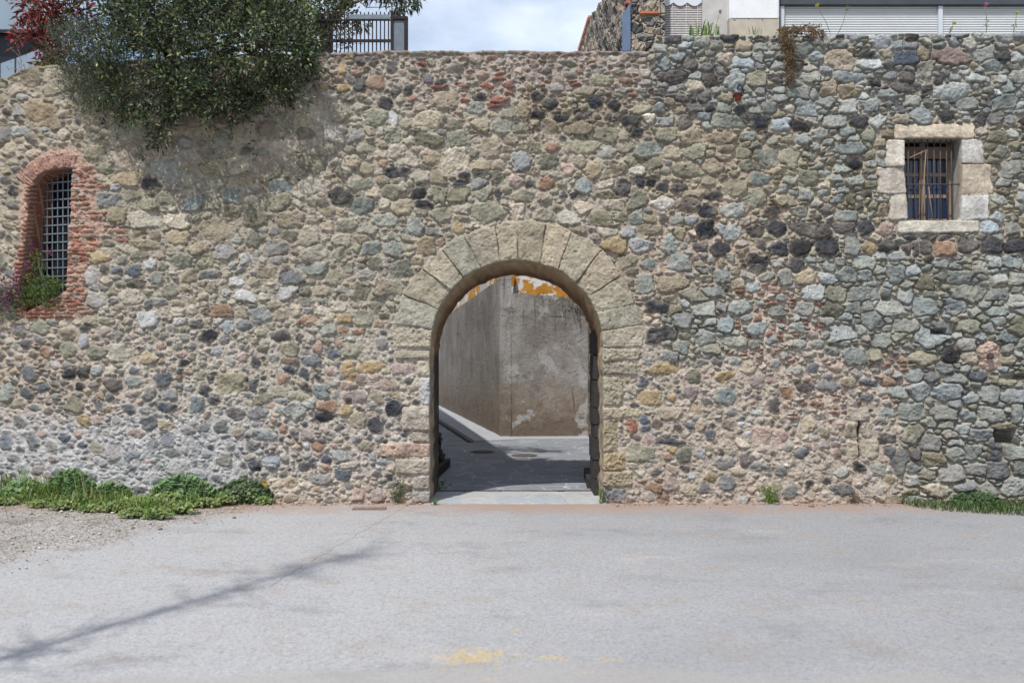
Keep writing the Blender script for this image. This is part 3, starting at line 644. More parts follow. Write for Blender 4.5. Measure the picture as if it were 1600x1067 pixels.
# hem the openings and the top: vertices just past an edge fold back into the wall
g_y, g_x = np.gradient(HOLE, STEP)
MARG = 4.2
inn = (HOLE < 0)
PXM = GX - np.where(inn, HOLE * g_x, 0); PYM = GY - np.where(inn, HOLE * g_y, 0)
back = np.where(inn, np.clip(-HOLE, 0, MARG) * .022, 0)
ov = topy[None, :] - PYM
top_ = ov > 0
PYM = np.where(top_, topy[None, :] + 0 * PYM, PYM); back = np.where(top_, back + np.clip(ov, 0, 6) * .19, back)
arris = np.clip(HOLE / 3.0, 0, 1); H = np.where(HOLE > 0, H - (1 - arris) ** 2 * .010, H - .010)
arris2 = np.clip((GY - topy[None, :]) / 3.0, 0, 1); H = H - (1 - arris2) ** 2 * .02
X0, Y0, Z0 = hit(PXM, PYM)
sl_ = face_slope(X0); nl = np.sqrt(1 + sl_ * sl_); nxv, nyv = sl_ / nl, -1 / nl      # outward normal
hh = H - back
VX, VY, VZ = X0 + nxv * hh, Y0 + nyv * hh, Z0
dead = (HOLE < -MARG) | (ov > 6.2)
q = np.arange(NY * NX).reshape(NY, NX)
quads = np.stack([q[:-1, :-1], q[1:, :-1], q[1:, 1:], q[:-1, 1:]], -1).reshape(-1, 4)
deadf = (dead[:-1, :-1] | dead[1:, :-1] | dead[1:, 1:] | dead[:-1, 1:]).reshape(-1)
pidg = np.where((ID >= 0) & (S < 1.0), spid[I], 0)
pass
fp = pidg[:-1, :-1].reshape(-1)
CO = np.stack([VX, VY, VZ], -1).reshape(-1, 3); CC = CL.reshape(-1, 3)

t = NT('rubble_masonry')
base = t.attr()
var = t.ramp(t.noise(85, 5, .7), [(.28, .70), (.72, 1.26)])
col = t.mix(1.0, base, var, 'MULTIPLY')
nb = t.bump(t.noise(120, 4, .75), .7, .008); nb = t.bump(t.noise(38, 5, .65), .5, .012, nb)
M_WALL = t.done(col, .92, nb, spec=.2)

def piece(name, sel, parent, mat=None):
    f = quads[sel]; u, inv = np.unique(f, return_inverse=True)
    return np_mesh(name, CO[u], inv.reshape(-1, 4), mat or M_WALL, parent, CC[u])
WALL = piece('stone_wall', (~deadf) & (fp == 0), None)
WALL['kind'] = 'thing'; tag(WALL, 'long rubble stone wall pierced by a round-headed arch and two windows', 'wall')
OWN = {}
# ------------------------------------------------------------------ arch, windows, backs of the wall
def ob(mb, o, u, v, w, u0, u1, v0, v1, w0, w1, col=None, mi=0):
    """box in a rotated frame: origin o, axes u v w"""
    vs = [o + u * a + v * b + w * c for c in (w0, w1) for b in (v0, v1) for a in (u0, u1)]
    mb.add(vs, [(0, 2, 3, 1), (4, 5, 7, 6), (0, 1, 5, 4), (2, 6, 7, 3), (0, 4, 6, 2), (1, 3, 7, 5)], col, mi)

T = 1.1
def vc(name, rough=.92, b1=.45, b2=.5, s=1.0):
    t = NT(name); base = t.attr()
    col = t.mix(1.0, base, t.ramp(t.noise(40 * s, 6, .68), [(.25, .72), (.75, 1.22)]), 'MULTIPLY')
    nb = t.bump(t.noise(110 * s, 4, .7), b1, .006); nb = t.bump(t.noise(30 * s, 5, .65), b2, .014, nb)
    return t.done(col, rough, nb, spec=.2)
M_SOFFIT = vc('arch_soffit_stone')

line = [p for p in ARCH if p[1] < 800]
fr = [W(p[0], p[1], 0.0) for p in line]
ctr = Vector((0.06, 0, 0.2))
def ringrow(Y, k, kz):
    out = []
    for p in fr:
        x = ctr.x + (p.x - ctr.x) * k; z = p.z + kz * min(1, max(0, (p.z - 1.6) / .5))
        out.append(Vector((x, Y, z)))
    return out
rows = [ringrow(.03, 1.005, .006)] + [ringrow(y, 1.003, .004) for y in (.1, .2, .3, .4, .46)] + [ringrow(y, .982, -.105) for y in (.47, .6, .75, .9, 1.0, 1.1)] + [ringrow(1.105, 1.3, .3)]
rr_ = random.Random(4)
mb = MB(); n = len(fr); vs = []; cs_ = []
for ri, row in enumerate(rows):
    for i, p in enumerate(row):
        d = Vector((p.x - ctr.x, 0, p.z - 1.0 if p.z > 1.6 else 0)); d.normalize()
        j = rr_.uniform(-.012, .018) if 0 < ri < len(rows) - 1 else 0
        vs.append(p + d * j)
        if ri <= 5: c = Vector(alb(186, 166, 136)[:3]) if p.z > 1.6 else Vector(alb(168, 154, 134)[:3])  # front ring colour raised, standing in for light bounced off the ground
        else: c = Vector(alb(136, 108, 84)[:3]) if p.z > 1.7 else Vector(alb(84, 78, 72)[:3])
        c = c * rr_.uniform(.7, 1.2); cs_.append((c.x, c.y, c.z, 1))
fs = [(a * n + i, a * n + i + 1, (a + 1) * n + i + 1, (a + 1) * n + i) for a in range(len(rows) - 1) for i in range(n - 1)]
mb.v = [tuple(v) for v in vs]; mb.c = cs_; mb.f = fs; mb.mi = [0] * len(fs)
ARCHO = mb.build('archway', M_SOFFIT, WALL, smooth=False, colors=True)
# brick edges of the inner ring show as separate heads
t = NT('brick_reveal')
bk = t.n('ShaderNodeTexBrick'); mp = t.mapping((1, 1, 1), (math.radians(90), 0, math.radians(90)))
t.l(mp, bk.inputs['Vector']); bk.inputs['Scale'].default_value = 1.0
bk.inputs['Brick Width'].default_value = .16; bk.inputs['Row Height'].default_value = .052; bk.inputs['Mortar Size'].default_value = .006
bk.inputs['Color1'].default_value = alb(158, 100, 76); bk.inputs['Color2'].default_value = alb(138, 90, 72); bk.inputs['Mortar'].default_value = alb(170, 140, 115)
col = t.mix(1.0, bk.outputs[0], t.ramp(t.noise(30, 5, .6), [(.3, .75), (.7, 1.15)]), 'MULTIPLY')
M_BRICKREV = t.done(col, .9, t.bump(t.math('SUBTRACT', t.noise(60, 4), t.math('MULTIPLY', bk.outputs[1], .8)), .7, .012))
M_DARKROOM = mat_plain('dark_interior', (.006, .006, .007, 1), .9)
M_GALV = mat_plain('weathered_steel', alb(120, 130, 140), .5, .3, .15, 30)
M_RUST = mat_plain('rusty_iron', alb(88, 76, 70), .8, .2, .35, 40)
M_OLDWOOD = mat_plain('weathered_wood', alb(142, 126, 114), .85, 0, .3, 25)
M_CEMENT = mat_plain('grey_cement', alb(176, 174, 170), .92, 0, .18, 14)

# left grated window
tang = Vector((.927, -.374, 0)); inw = Vector((.374, .927, 0)); up_ = Vector((0, 0, 1))
def hitv(p): x, y, z = hit(np.array(p[0], float), np.array(p[1], float)); return Vector((float(x), float(y), float(z)))
wl = [hitv(p) for p in WIN_L]
mb = MB(); k = len(wl)
wc = sum(wl, Vector()) / k
wl = [wc + (p - wc) * 1.006 for p in wl]
rowsL = [[p + inw * .03 for p in wl], [p + inw * .34 for p in wl]]
mb.add(rowsL[0] + rowsL[1], [(i, (i + 1) % k, (i + 1) % k + k, i + k) for i in range(k)])
WINL = mb.build('grated_window', M_BRICKREV, WALL)
WINL['label'] = 'tall narrow window in crumbling brickwork behind a steel grille'
mb = MB(); mb.add([p + inw * .33 for p in wl], [tuple(range(k))])
mb.build('dark_opening', M_DARKROOM, WINL)
o = sum(wl, Vector()) / k + inw * .20
us = [(p - o).dot(tang) for p in wl]; zs = [(p - o).z for p in wl]
mb = MB(); u = min(us) - .02
while u < max(us) + .12:
    ob(mb, o, tang, inw, up_, u, u + .015, 0, .006, min(zs) - .0, max(zs) + .02); u += .085
z = max(zs) - .02
while z > min(zs):
    ob(mb, o, tang, inw, up_, min(us) - .05, max(us) + .14, -.008, -.001, z - .015, z); z -= .104
mb.build('grille', M_GALV, WINL)

# right barred window
X0w, X1w = (1413 - CX) / 133, (1502.5 - CX) / 133
Z1w, Z0w = CAM_Z + (CY - 216.5) / 133, CAM_Z + (CY - 344.5) / 133
pr = [W(p[0], p[1], 0) for p in WIN_R]; k = len(pr)
mb = MB(); wc = sum(pr, Vector()) / k; pr = [wc + (p - wc) * 1.008 for p in pr]
A_ = [p + Vector((0, .03, 0)) for p in pr]; B_ = [p + Vector((0, .34, 0)) for p in pr]
mb.add(A_ + B_, [(i, (i + 1) % k, (i + 1) % k + k, i + k) for i in range(k)])
WINR = mb.build('barred_window', M_CEMENT, WALL)
WINR['label'] = 'small square window framed in pale cut stone behind thin iron bars'
t = NT('window_glass'); t.done((.010, .022, .06, 1), .06, t.bump(t.noise(3, 2), .05, .02), spec=.6); M_GLASS = t.m
mb = MB(); yc = .26
def fr_(x0, x1, z0, z1, y0=yc, y1=yc + .04): mb.box(x0, x1, y0, y1, z0, z1, .004)
xm = (X0w + X1w) / 2 - .02
fr_(X0w + .002, X0w + .05, Z0w + .002, Z1w - .002); fr_(X1w - .05, X1w - .002, Z0w + .002, Z1w - .002); fr_(xm - .035, xm + .035, Z0w + .002, Z1w - .002, yc - .012)
for zz in (Z0w + .03, 3.64, 3.90): fr_(X0w + .052, xm - .037, zz - .022, zz + .022, yc + .004); fr_(xm + .037, X1w - .052, zz - .022, zz + .022, yc + .004)
mb.build('casement', M_OLDWOOD, WINR)
mb = MB(); mb.box(X0w + .003, X1w - .003, yc - .06, yc - .016, Z1w - .2, Z1w - .06, .006)
for i in range(5): mb.box(X0w + .004, X1w - .004, yc - .066, yc - .061, Z1w - .195 + i * .027, Z1w - .175 + i * .027)
mb.build('rolled_blind', mat_plain('blind_wood', alb(118, 104, 94), .85, 0, .25, 30), WINR)
for (a, b) in ((X0w + .05, xm - .035), (xm + .035, X1w - .05)):
    mb = MB(); mb.box(a, b, yc + .018, yc + .024, Z0w + .05, Z1w - .06); mb.build('pane', M_GLASS, WINR)
mb = MB(); mb.box(X0w + .004, X1w - .004, yc + .06, yc + .07, Z0w + .004, Z1w - .004); mb.build('dark_opening', M_DARKROOM, WINR)
for px in (1418.5, 1429, 1439, 1449, 1459, 1469, 1479.5, 1487):
    x = (px - CX) / F * (11.7 + .07); j = random.uniform(-.006, .006)
    mb = MB(); mb.tube([(x + j, .07, Z0w - .005), (x, .07 + j, (Z0w + Z1w) / 2), (x - j, .07, Z1w + .005)], .0075, 8)
    mb.build('bar', M_RUST, WINR, smooth=True)
mb = MB(); zc_ = CAM_Z + (CY - 289) / F * 11.77
mb.tube([(X0w - .005, .055, zc_), (X1w + .02, .055, zc_ + .004)], .008, 8); mb.build('crossbar', M_RUST, WINR, smooth=True)
M_TWIG = mat_plain('dry_twig', alb(150, 130, 106), .9, 0, .3, 40)
tw = MB(); Yt = .035
tw.tube([W(1421, 247, Yt), W(1434, 241, Yt), W(1450, 234, Yt)], [.006, .006, .004], 6)
tw.tube([W(1447, 235, Yt), W(1445, 262, Yt), W(1443, 300, Yt), W(1441, 343, Yt)], [.004, .008, .008, .007], 6)
tw.tube([W(1451, 292, Yt), W(1453, 312, Yt), W(1458, 343, Yt)], [.005, .006, .006], 6)
o_ = empty('dry_branch', W(1443, 344, Yt), 'dry forked twig stuck behind the iron bars of the small square window', 'branch')
tw.build('twig', M_TWIG, o_, smooth=True)

# voussoirs, jambs and dressed stones cut from the same relief
for pid, (nm, owner) in PIDS.items():
    sel = (~deadf) & (fp == pid)
    if not sel.any(): continue
    par = {'arch': ARCHO, 'grated': WINL, 'barred': WINR}[owner]
    piece(nm, sel, par)
# rear face and ends of the wall
M_REAR = mat_plain('rear_masonry', alb(150, 142, 128), .95, 0, .35, 6, .6)
mb = MB()
za = 5.25; zr = 5.42
R = rows[-2]; xl, xr = R[0].x, R[-1].x
Yr = 1.1
mb.quad((-4.3, Yr, -.1), (xl, Yr, -.1), (xl, Yr, za), (-4.3, Yr, za)); mb.quad((xr, Yr, -.1), (7.9, Yr, -.1), (7.9, Yr, zr - .05), (xr, Yr, zr - .05))
for i in range(len(R) - 1):
    if abs(R[i + 1].x - R[i].x) > 1e-4 and R[i].z > .2:
        mb.quad((R[i].x, Yr, R[i].z), (R[i + 1].x, Yr, R[i + 1].z), (R[i + 1].x, Yr, za), (R[i].x, Yr, za))
mb.quad((7.7, 0.02, -.2), (7.7, Yr, -.2), (7.7, Yr, 5.4), (7.7, .02, 5.4))
mb.build('rear_face', M_REAR, WALL)
# tie-rod anchor in its plaster patch
mb = MB(); c = W(ANCH[0], ANCH[1], -.03)
mb.tube([c + Vector((0, .05, 0)), c + Vector((0, -.035, 0))], .038, 16); mb.tube([c + Vector((0, -.03, 0)), c + Vector((0, -.06, 0))], .018, 6)
ob(mb, c, Vector((.8, 0, .6)), Vector((0, 1, 0)), Vector((-.6, 0, .8)), -.03, .03, -.062, -.05, -.007, .007)
mb.build('tie_rod_anchor', M_RUST, WALL)

# ------------------------------------------------------------------ ground, street, terrace
def gpt(px, py): d = 1.9 * F / (py - CY); return ((px - CX) / F * d, d - 11.7)
t = NT('concrete_lot')
co = t.co
big = t.noise(.33, 4, .55); mid = t.noise(1.9, 7, .68); agg = t.voro(38)
X, Yx, Z = t.xyz()
side = t.maprange(t.math('ADD', X, t.math('MULTIPLY', t.math('SUBTRACT', big, .5), 5.0)), -3.0, 4.0)
base = t.mix(side, alb(198, 198, 199, .60), alb(177, 178, 180, .60))
base = t.mix(t.math('MULTIPLY', t.maprange(mid, .50, .68), .45), base, alb(186, 172, 160, .60))
base = t.mix(t.math('MULTIPLY', t.maprange(t.noise(.9, 6, .7, t.mapping((1, 1.6, 1), loc=(4, 9, 0))), .52, .70), .5), base, alb(150, 150, 152, .60))
base = t.mix(t.math('MULTIPLY', t.maprange(t.noise(.75, 6, .66, t.mapping((.8, 1.8, 1), loc=(1, 5, 0))), .56, .72), .5), base, alb(208, 202, 196, .60))
cell = t.voro(85, 'F1', out='Color'); cb = t.n('ShaderNodeRGBToBW'); t.l(cell, cb.inputs[0])
base = t.mix(.55, base, t.ramp(cb.outputs[0], [(.12, .52), (.3, .92), (.55, 1.02), (.8, 1.12), (.93, 1.34)]), 'MULTIPLY')
cell2 = t.voro(42, 'F1', out='Color'); cb2 = t.n('ShaderNodeRGBToBW'); t.l(cell2, cb2.inputs[0])
base = t.mix(.4, base, t.ramp(cb2.outputs[0], [(.10, .62), (.28, .98), (.75, 1.02), (.92, 1.2)]), 'MULTIPLY')
base = t.mix(.6, base, t.ramp(t.noise(30, 6, .85), [(.3, .72), (.5, 1.0), (.7, 1.22)]), 'MULTIPLY')
# darker worn patches to the right, a smooth pale skim across the front
wp = t.math('MULTIPLY', t.maprange(t.noise(.5, 5, .62, t.mapping((.8, 1.3, 1), loc=(2, 7, 0))), .46, .66), t.maprange(X, -1.0, 2.5))
base = t.mix(t.math('MULTIPLY', wp, .24), base, alb(142, 146, 150, .60))
sk = t.math('ADD', Yx, t.math('ADD', t.math('MULTIPLY', t.math('SUBTRACT', t.noise(.8, 5, .6), .5), .8), t.math('MULTIPLY', t.math('ABSOLUTE', X), .10)))
base = t.mix(t.math('MULTIPLY', t.maprange(sk, -5.75, -5.95), .6), base, alb(190, 186, 180, .60))
# loose gravel on the left, fading raggedly into the slab
g0, g1 = Vector(gpt(430, 787)), Vector(gpt(-120, 912)); gd = (g1 - g0).normalized()
gs = t.math('ADD', t.math('MULTIPLY', t.math('SUBTRACT', X, g0.x), gd.y), t.math('MULTIPLY', t.math('SUBTRACT', Yx, g0.y), -gd.x))
gs = t.math('ADD', gs, t.math('ADD', t.math('MULTIPLY', t.math('SUBTRACT', t.noise(1.1, 5, .65), .5), 1.5), t.math('MULTIPLY', t.math('SUBTRACT', t.noise(14, 4, .7), .5), .5)))
GSIGN = 1.0
gm = t.maprange(gs, -.12, .22)
gv = t.voro(46, 'F1', out='Color'); gvb = t.n('ShaderNodeRGBToBW'); t.l(gv, gvb.inputs[0])
gcol = t.mix(t.noise(1.3, 5), alb(180, 172, 165, .62), alb(204, 200, 197, .62))
gcol = t.mix(t.math('MULTIPLY', t.maprange(t.noise(2.2, 6, .7), .50, .68), .7), gcol, alb(140, 124, 108, .62))
gcol = t.mix(.9, gcol, t.ramp(gvb.outputs[0], [(.15, .48), (.45, 1.0), (.85, 1.35)]), 'MULTIPLY')
base = t.mix(gm, base, gcol)
# reddish earth washed along the wall foot
edge = t.math('ADD', Yx, t.math('MULTIPLY', t.math('SUBTRACT', t.noise(1.1, 5, .6), .5), 1.1))
foot = t.math('MULTIPLY', t.maprange(edge, -1.0, -.05), t.maprange(t.noise(.8, 3), .25, .5))
base = t.mix(t.math('MULTIPLY', foot, .75), base, alb(186, 156, 136, .62))
# yellow paint splashes
def splash(px, py, rx, ry, thr=.5):
    d = 1.9 * F / (py - CY); x = (px - CX) / F * d; y = d - 11.7
    vx = t.math('DIVIDE', t.math('SUBTRACT', X, x), rx); vy = t.math('DIVIDE', t.math('SUBTRACT', Yx, y), ry)
    q = t.math('SQRT', t.math('ADD', t.math('MULTIPLY', vx, vx), t.math('MULTIPLY', vy, vy)))
    q = t.math('ADD', q, t.math('MULTIPLY', t.math('SUBTRACT', t.noise(9, 6, .75), .5), 4.2))
    return t.maprange(q, thr + .45, thr - .25)
m = splash(742, 1026, .30, .22, .5)
for a in ((868, 1027, .16, .12, .3), (806, 984, .10, .10, .15), (955, 1030, .14, .10, .2), (930, 1052, .16, .06, .05), (770, 1060, .12, .05, .1)): m = t.math('MAXIMUM', m, splash(*a))
m = t.math('MULTIPLY', m, t.maprange(t.noise(34, 5, .8), .40, .56, .15, 1.0))
base = t.mix(t.math('MULTIPLY', m, .62), base, t.mix(.8, alb(222, 190, 104, .72), t.ramp(cb.outputs[0], [(.2, .7), (.8, 1.15)]), 'MULTIPLY'))
# a long crack across the slab
def seg(p0, p1, w):
    a = Vector(p0); b = Vector(p1); d = (b - a); L = d.length; d /= L
    wob = t.math('MULTIPLY', t.math('SUBTRACT', t.noise(3.5, 4, .6), .5), .10)
    dist = t.math('ABSOLUTE', t.math('ADD', wob, t.math('ADD', t.math('MULTIPLY', t.math('SUBTRACT', X, a.x), -d.y), t.math('MULTIPLY', t.math('SUBTRACT', Yx, a.y), d.x))))
    al = t.math('ADD', t.math('MULTIPLY', t.math('SUBTRACT', X, a.x), d.x), t.math('MULTIPLY', t.math('SUBTRACT', Yx, a.y), d.y))
    lim = t.math('MULTIPLY', t.math('GREATER_THAN', al, 0), t.math('LESS_THAN', al, L))
    return t.math('MULTIPLY', t.maprange(dist, w, w * .35), lim)
cr = seg(gpt(632, 792), gpt(420, 915), .009)
base = t.mix(t.math('MULTIPLY', cr, .6), base, alb(120, 108, 100))
nb = t.bump(t.noise(110, 4, .7), .5, .006); nb = t.bump(agg, .3, .008, nb); nb = t.bump(t.math('MULTIPLY', t.math('SUBTRACT', 1.0, t.voro(46)), gm), .8, .02, nb); nb = t.bump(mid, .2, .02, nb)
M_LOT = t.done(base, .9, nb, spec=.25)
mb = MB()
# rings of quads so the sheet reaches the horizon yet stays light
def sheet(name, xs, ys, z, mat):
    g = MB(); g.v = [(x, y, z) for y in ys for x in xs]; nx = len(xs)
    g.f = [(j * nx + i, j * nx + i + 1, (j + 1) * nx + i + 1, (j + 1) * nx + i) for j in range(len(ys) - 1) for i in range(nx - 1)]
    g.mi = [0] * len(g.f); g.c = [(1, 1, 1, 1)] * len(g.v); return g.build(name, mat)
GROUND = sheet('ground', [-900, -60, -12, 12, 60, 900], [-900, -60, -14, 0, 30, 120, 900], 0.0, M_LOT); tag(GROUND, kind='structure')

# loose stones lying on the gravel and along the kerb
def pebbles(n, fn, smin, smax, seed, cols):
    r = random.Random(seed); mb = MB(); ico = bmesh.new(); bmesh.ops.create_icosphere(ico, subdivisions=1, radius=1); iv = [v.co.copy() for v in ico.verts]; ifc = [[v.index for v in f.verts] for f in ico.faces]; ico.free()
    for _ in range(n):
        x, y = fn(r); s = r.uniform(smin, smax) * (1 + 2 * (r.random() > .93))
        sx_, sy_, sz_ = s * r.uniform(.7, 1.3), s * r.uniform(.7, 1.3), s * r.uniform(.35, .7); a = r.uniform(0, 6.3)
        c = r.choice(cols); k_ = r.uniform(.8, 1.15); c = (c[0] * k_, c[1] * k_, c[2] * k_, 1)
        vs = []
        for q_ in iv:
            w = 1 + r.uniform(-.18, .18); X_, Y_ = q_.x * sx_ * w, q_.y * sy_ * w
            vs.append((x + X_ * math.cos(a) - Y_ * math.sin(a), y + X_ * math.sin(a) + Y_ * math.cos(a), sz_ * .6 + q_.z * sz_ * w + .004))
        mb.add(vs, ifc, c)
    return mb
def pg(r):
    while True:
        px = r.uniform(-60, 480); py = 786 + 200 * r.random() ** 1.8
        if py < 786 + (480 - px) * .24 and r.random() < .35 + (py < 786 + (430 - px) * .2): return gpt(px, py)
mb = pebbles(2600, pg, .003, .008, 5, [alb(190, 184, 178), alb(160, 152, 144), alb(206, 202, 196), alb(140, 132, 124)])
M_PEB = vc('pebble_stone', .9, .2, .2)
tag(mb.build('gravel', M_PEB, smooth=True, colors=True), 'loose grey gravel and grit scattered beside the weedy wall foot', 'gravel', kind='stuff')

# street paving beyond the arch
def paving_mat(name, c0, c1, joint, scale, jw, rough=.75):
    t = NT(name)
    wv = t.n('ShaderNodeVectorMath'); wv.operation = 'MULTIPLY_ADD'
    nz = t.n('ShaderNodeTexNoise'); nz.inputs['Scale'].default_value = 3.0; t.l(t.co, nz.inputs['Vector'])
    t.l(nz.outputs['Color'], wv.inputs[0]); wv.inputs[1].default_value = (.22, .22, 0); t.l(t.co, wv.inputs[2])
    e = t.voro(scale, 'DISTANCE_TO_EDGE', wv.outputs[0]); cc = t.voro(scale, 'F1', wv.outputs[0], 'Color')
    bw = t.n('ShaderNodeRGBToBW'); t.l(cc, bw.inputs[0])
    base = t.mix(bw.outputs[0], c0, c1)
    base = t.mix(.6, base, t.ramp(t.noise(9, 6, .7), [(.3, .75), (.7, 1.2)]), 'MULTIPLY')
    j = t.math('MULTIPLY', t.maprange(e, jw, jw * .3), t.maprange(t.noise(2.3, 3), .35, .6, .15, 1))
    base = t.mix(j, base, joint)
    nb = t.bump(t.maprange(e, 0, jw * 2), .4, .01); nb = t.bump(t.noise(30, 5), .25, .01, nb)
    return t.done(base, rough, nb, spec=.35)
M_PAVE = paving_mat('slate_paving', alb(126, 131, 139, .84), alb(148, 152, 158, .84), alb(206, 206, 204), 2.4, .022)
mb = MB(); mb.add([(-6, .93, .004), (5, .93, .004), (5, 32, .004), (-12, 32, .004), (-12, 14, .004)], [(0, 1, 2, 3, 4)])
tag(mb.build('street', M_PAVE), kind='structure')
# threshold slabs between the jambs
mb = MB(); r = random.Random(2); xs = [-1.0, -.62, -.18, .2, .62, 1.1]
M_SLAB = [mat_plain('threshold_slate', alb(176, 181, 187, .74), .7, 0, .14, 7, .3), mat_plain('threshold_stone', alb(186, 186, 186, .74), .75, 0, .14, 6, .3)]
for i in range(5):
    a, b = xs[i], xs[i + 1]; ym = r.uniform(.3, .6); g = .006
    for (y0, y1) in ((-.02 if i else -.05, ym), (ym, .865)):
        s0, s1 = r.uniform(-.05, .05), r.uniform(-.05, .05)
        mb.slab([(a + g + s0, y0 + g), (b - g + s0, y0 + g), (b - g + s1, y1 - g), (a + g + s1, y1 - g)], -.05, .010 + r.uniform(0, .004), mi=r.randint(0, 1))
tag(mb.build('threshold', M_SLAB), kind='structure')
mb = MB(); mb.box(-1.03, 1.1, -.05, .87, -.1, .006); tag(mb.build('threshold_bed', mat_plain('pale_mortar', alb(190, 188, 182, .75), .9)), kind='structure')
# slotted drain
mb = MB(); mb.box(-.99, 1.06, .872, .878, 0, .016); mb.box(-.99, 1.06, .922, .928, 0, .016)
x = -.985
while x < 1.05: mb.box(x, x + .012, .878, .922, .002, .013); x += .03
dg = empty('drain_grate', (0, .9, 0), 'thin dark slotted drain running across the passage behind the pale threshold', 'drain')
mb.build('grate', mat_plain('dark_iron', alb(70, 68, 66), .6, .5, .2, 30), dg)

# gutter and pavement along the corner building
PL = [(-.25, 7.95), (-2.75, 20.5)]      # foot of the left face
def along(s, off):
    a, b = Vector((PL[0][0], PL[0][1])), Vector((PL[1][0], PL[1][1])); d = (b - a).normalized(); nrm_ = Vector((-d.y, d.x))
    if nrm_.x > 0: nrm_ = -nrm_
    p = a + d * s + nrm_ * off; return (p.x, p.y)
M_PAVE2 = mat_plain('pavement_slabs', alb(170, 172, 176, .86), .8, 0, .15, 5, .3)
mb = MB(); mb.slab([along(-.6, -.2), along(-.75, .62), along(13, .62), along(13, -.2)][::-1], -.02, .03)
tag(mb.build('pavement', M_PAVE2), kind='structure')
mb = MB(); mb.slab([(-.28, 7.55), (6, 7.9), (6, 8.6), (-.2, 8.3)], -.02, .022); tag(mb.build('pavement', M_PAVE2), kind='structure')
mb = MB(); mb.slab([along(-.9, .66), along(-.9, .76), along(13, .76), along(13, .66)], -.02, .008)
tag(mb.build('gutter', mat_plain('gutter_dark_stone', alb(52, 54, 58), .9)), kind='structure')  # narrow gutter strip in a dark stone colour
M_IRON = mat_plain('cast_iron', alb(120, 112, 106), .75, .3, .25, 30)
for (px, py, rad, lb) in ((819, 712, .215, 'round iron manhole cover in the sunlit strip of street paving'), (754, 706.5, .21, 'round iron manhole cover in the shadow edge on the left of the street')):
    d = 1.9 * F / (py - CY); e = empty('manhole_cover', ((px - CX) / F * d, d - 11.7, .004), lb, 'manhole cover', 'manhole covers in the street')
    o = Vector(e.location); mb = MB()
    mb.tube([o, o + Vector((0, 0, .008))], rad, 36)
    mb.build('frame', mat_plain('manhole_ring', alb(92, 88, 86), .7, .4), e)
    mb = MB(); mb.tube([o + Vector((0, 0, .006)), o + Vector((0, 0, .013))], rad * .9, 36)
    for i in range(-5, 6):
        w_ = math.sqrt(max(0, (rad * .8) ** 2 - (i * rad * .14) ** 2)); mb.box(o.x - w_, o.x + w_, o.y + i * rad * .14 - .006, o.y + i * rad * .14 + .006, o.z + .012, o.z + .0165)
    mb.build('lid', M_IRON, e)

# terrace of earth behind the left half of the wall
t = NT('terrace_wall'); M_TERR = mat_plain('terrace_masonry', alb(150, 142, 130), .95, 0, .3, 5, .6)
mb = MB()
px_ = [(-4.4, 1.12), (-1.55, 1.12), (-3.8, 14.0), (-16, 14.0), (-16, 6.0), (-8.2, 4.4), (-6.6, 2.9), (-5.4, 1.75)]
mb.slab(px_[::-1], -.1, 5.02)
tag(mb.build('terrace', M_TERR), kind='structure')
M_SOIL = mat_plain('dry_soil', alb(120, 104, 84), .95, 0, .35, 8, .7)
mb = MB(); mb.slab([(-4.4, .35), (-2.0, .35), (-2.0, 1.1), (-4.4, 1.1)], 4.7, 5.15); tag(mb.build('soil_bed', M_SOIL), kind='structure')

# ------------------------------------------------------------------ grey corner building seen through the arch
t = NT('stained_render')
X, Yx, Z = t.xyz()
n1 = t.noise(.9, 6, .62); n2 = t.noise(3.1, 10, .74); n3 = t.noise(16, 8, .78)
base = t.mix(t.maprange(n1, .38, .62), alb(142, 137, 131), alb(178, 175, 172))
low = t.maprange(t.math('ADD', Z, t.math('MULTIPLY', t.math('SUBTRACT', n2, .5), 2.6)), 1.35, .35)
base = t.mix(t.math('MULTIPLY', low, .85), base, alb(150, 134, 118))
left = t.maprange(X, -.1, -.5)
base = t.mix(t.math('MULTIPLY', left, .45), base, alb(112, 106, 98))  # whole left face painted darker, standing in for its shade
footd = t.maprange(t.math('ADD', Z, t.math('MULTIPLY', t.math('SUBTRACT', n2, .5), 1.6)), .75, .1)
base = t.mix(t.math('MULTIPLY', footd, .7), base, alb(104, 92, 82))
base = t.mix(t.math('MULTIPLY', t.maprange(n2, .52, .66), .75), base, alb(122, 115, 108))
base = t.mix(t.math('MULTIPLY', t.math('MULTIPLY', t.maprange(t.noise(1.7, 6, .66, t.mapping(loc=(7, 3, 1))), .54, .60), t.maprange(X, -.25, 0)), .75), base, alb(194, 194, 196))
drip = t.noise(6, 5, .6, t.mapping((3.5, 3.5, .16)))
base = t.mix(t.math('MULTIPLY', t.math('MULTIPLY', t.maprange(drip, .5, .72), t.maprange(Z, 1.2, 2.7)), .75), base, alb(92, 88, 84))
base = t.mix(.55, base, t.ramp(n3, [(.3, .68), (.7, 1.22)]), 'MULTIPLY')
pit = t.math('MULTIPLY', t.maprange(t.voro(7), .13, .07), t.maprange(t.noise(3.3, 3, .5), .52, .58))
base = t.mix(t.math('MULTIPLY', pit, .8), base, alb(58, 50, 46))
ck = t.voro(1.1, 'DISTANCE_TO_EDGE', t.mapping((1, 1, 1.4))); ck = t.math('MULTIPLY', t.maprange(ck, .012, .003), t.maprange(n1, .5, .6))
base = t.mix(t.math('MULTIPLY', ck, .7), base, alb(70, 64, 60))
h = t.math('ADD', t.math('MULTIPLY', n3, .5), n2)
M_RENDER = t.done(base, .93, t.bump(t.noise(60, 5, .7), .5, .008, t.bump(h, .9, .05)), spec=.2)
t = NT('peeling_yellow_paint')
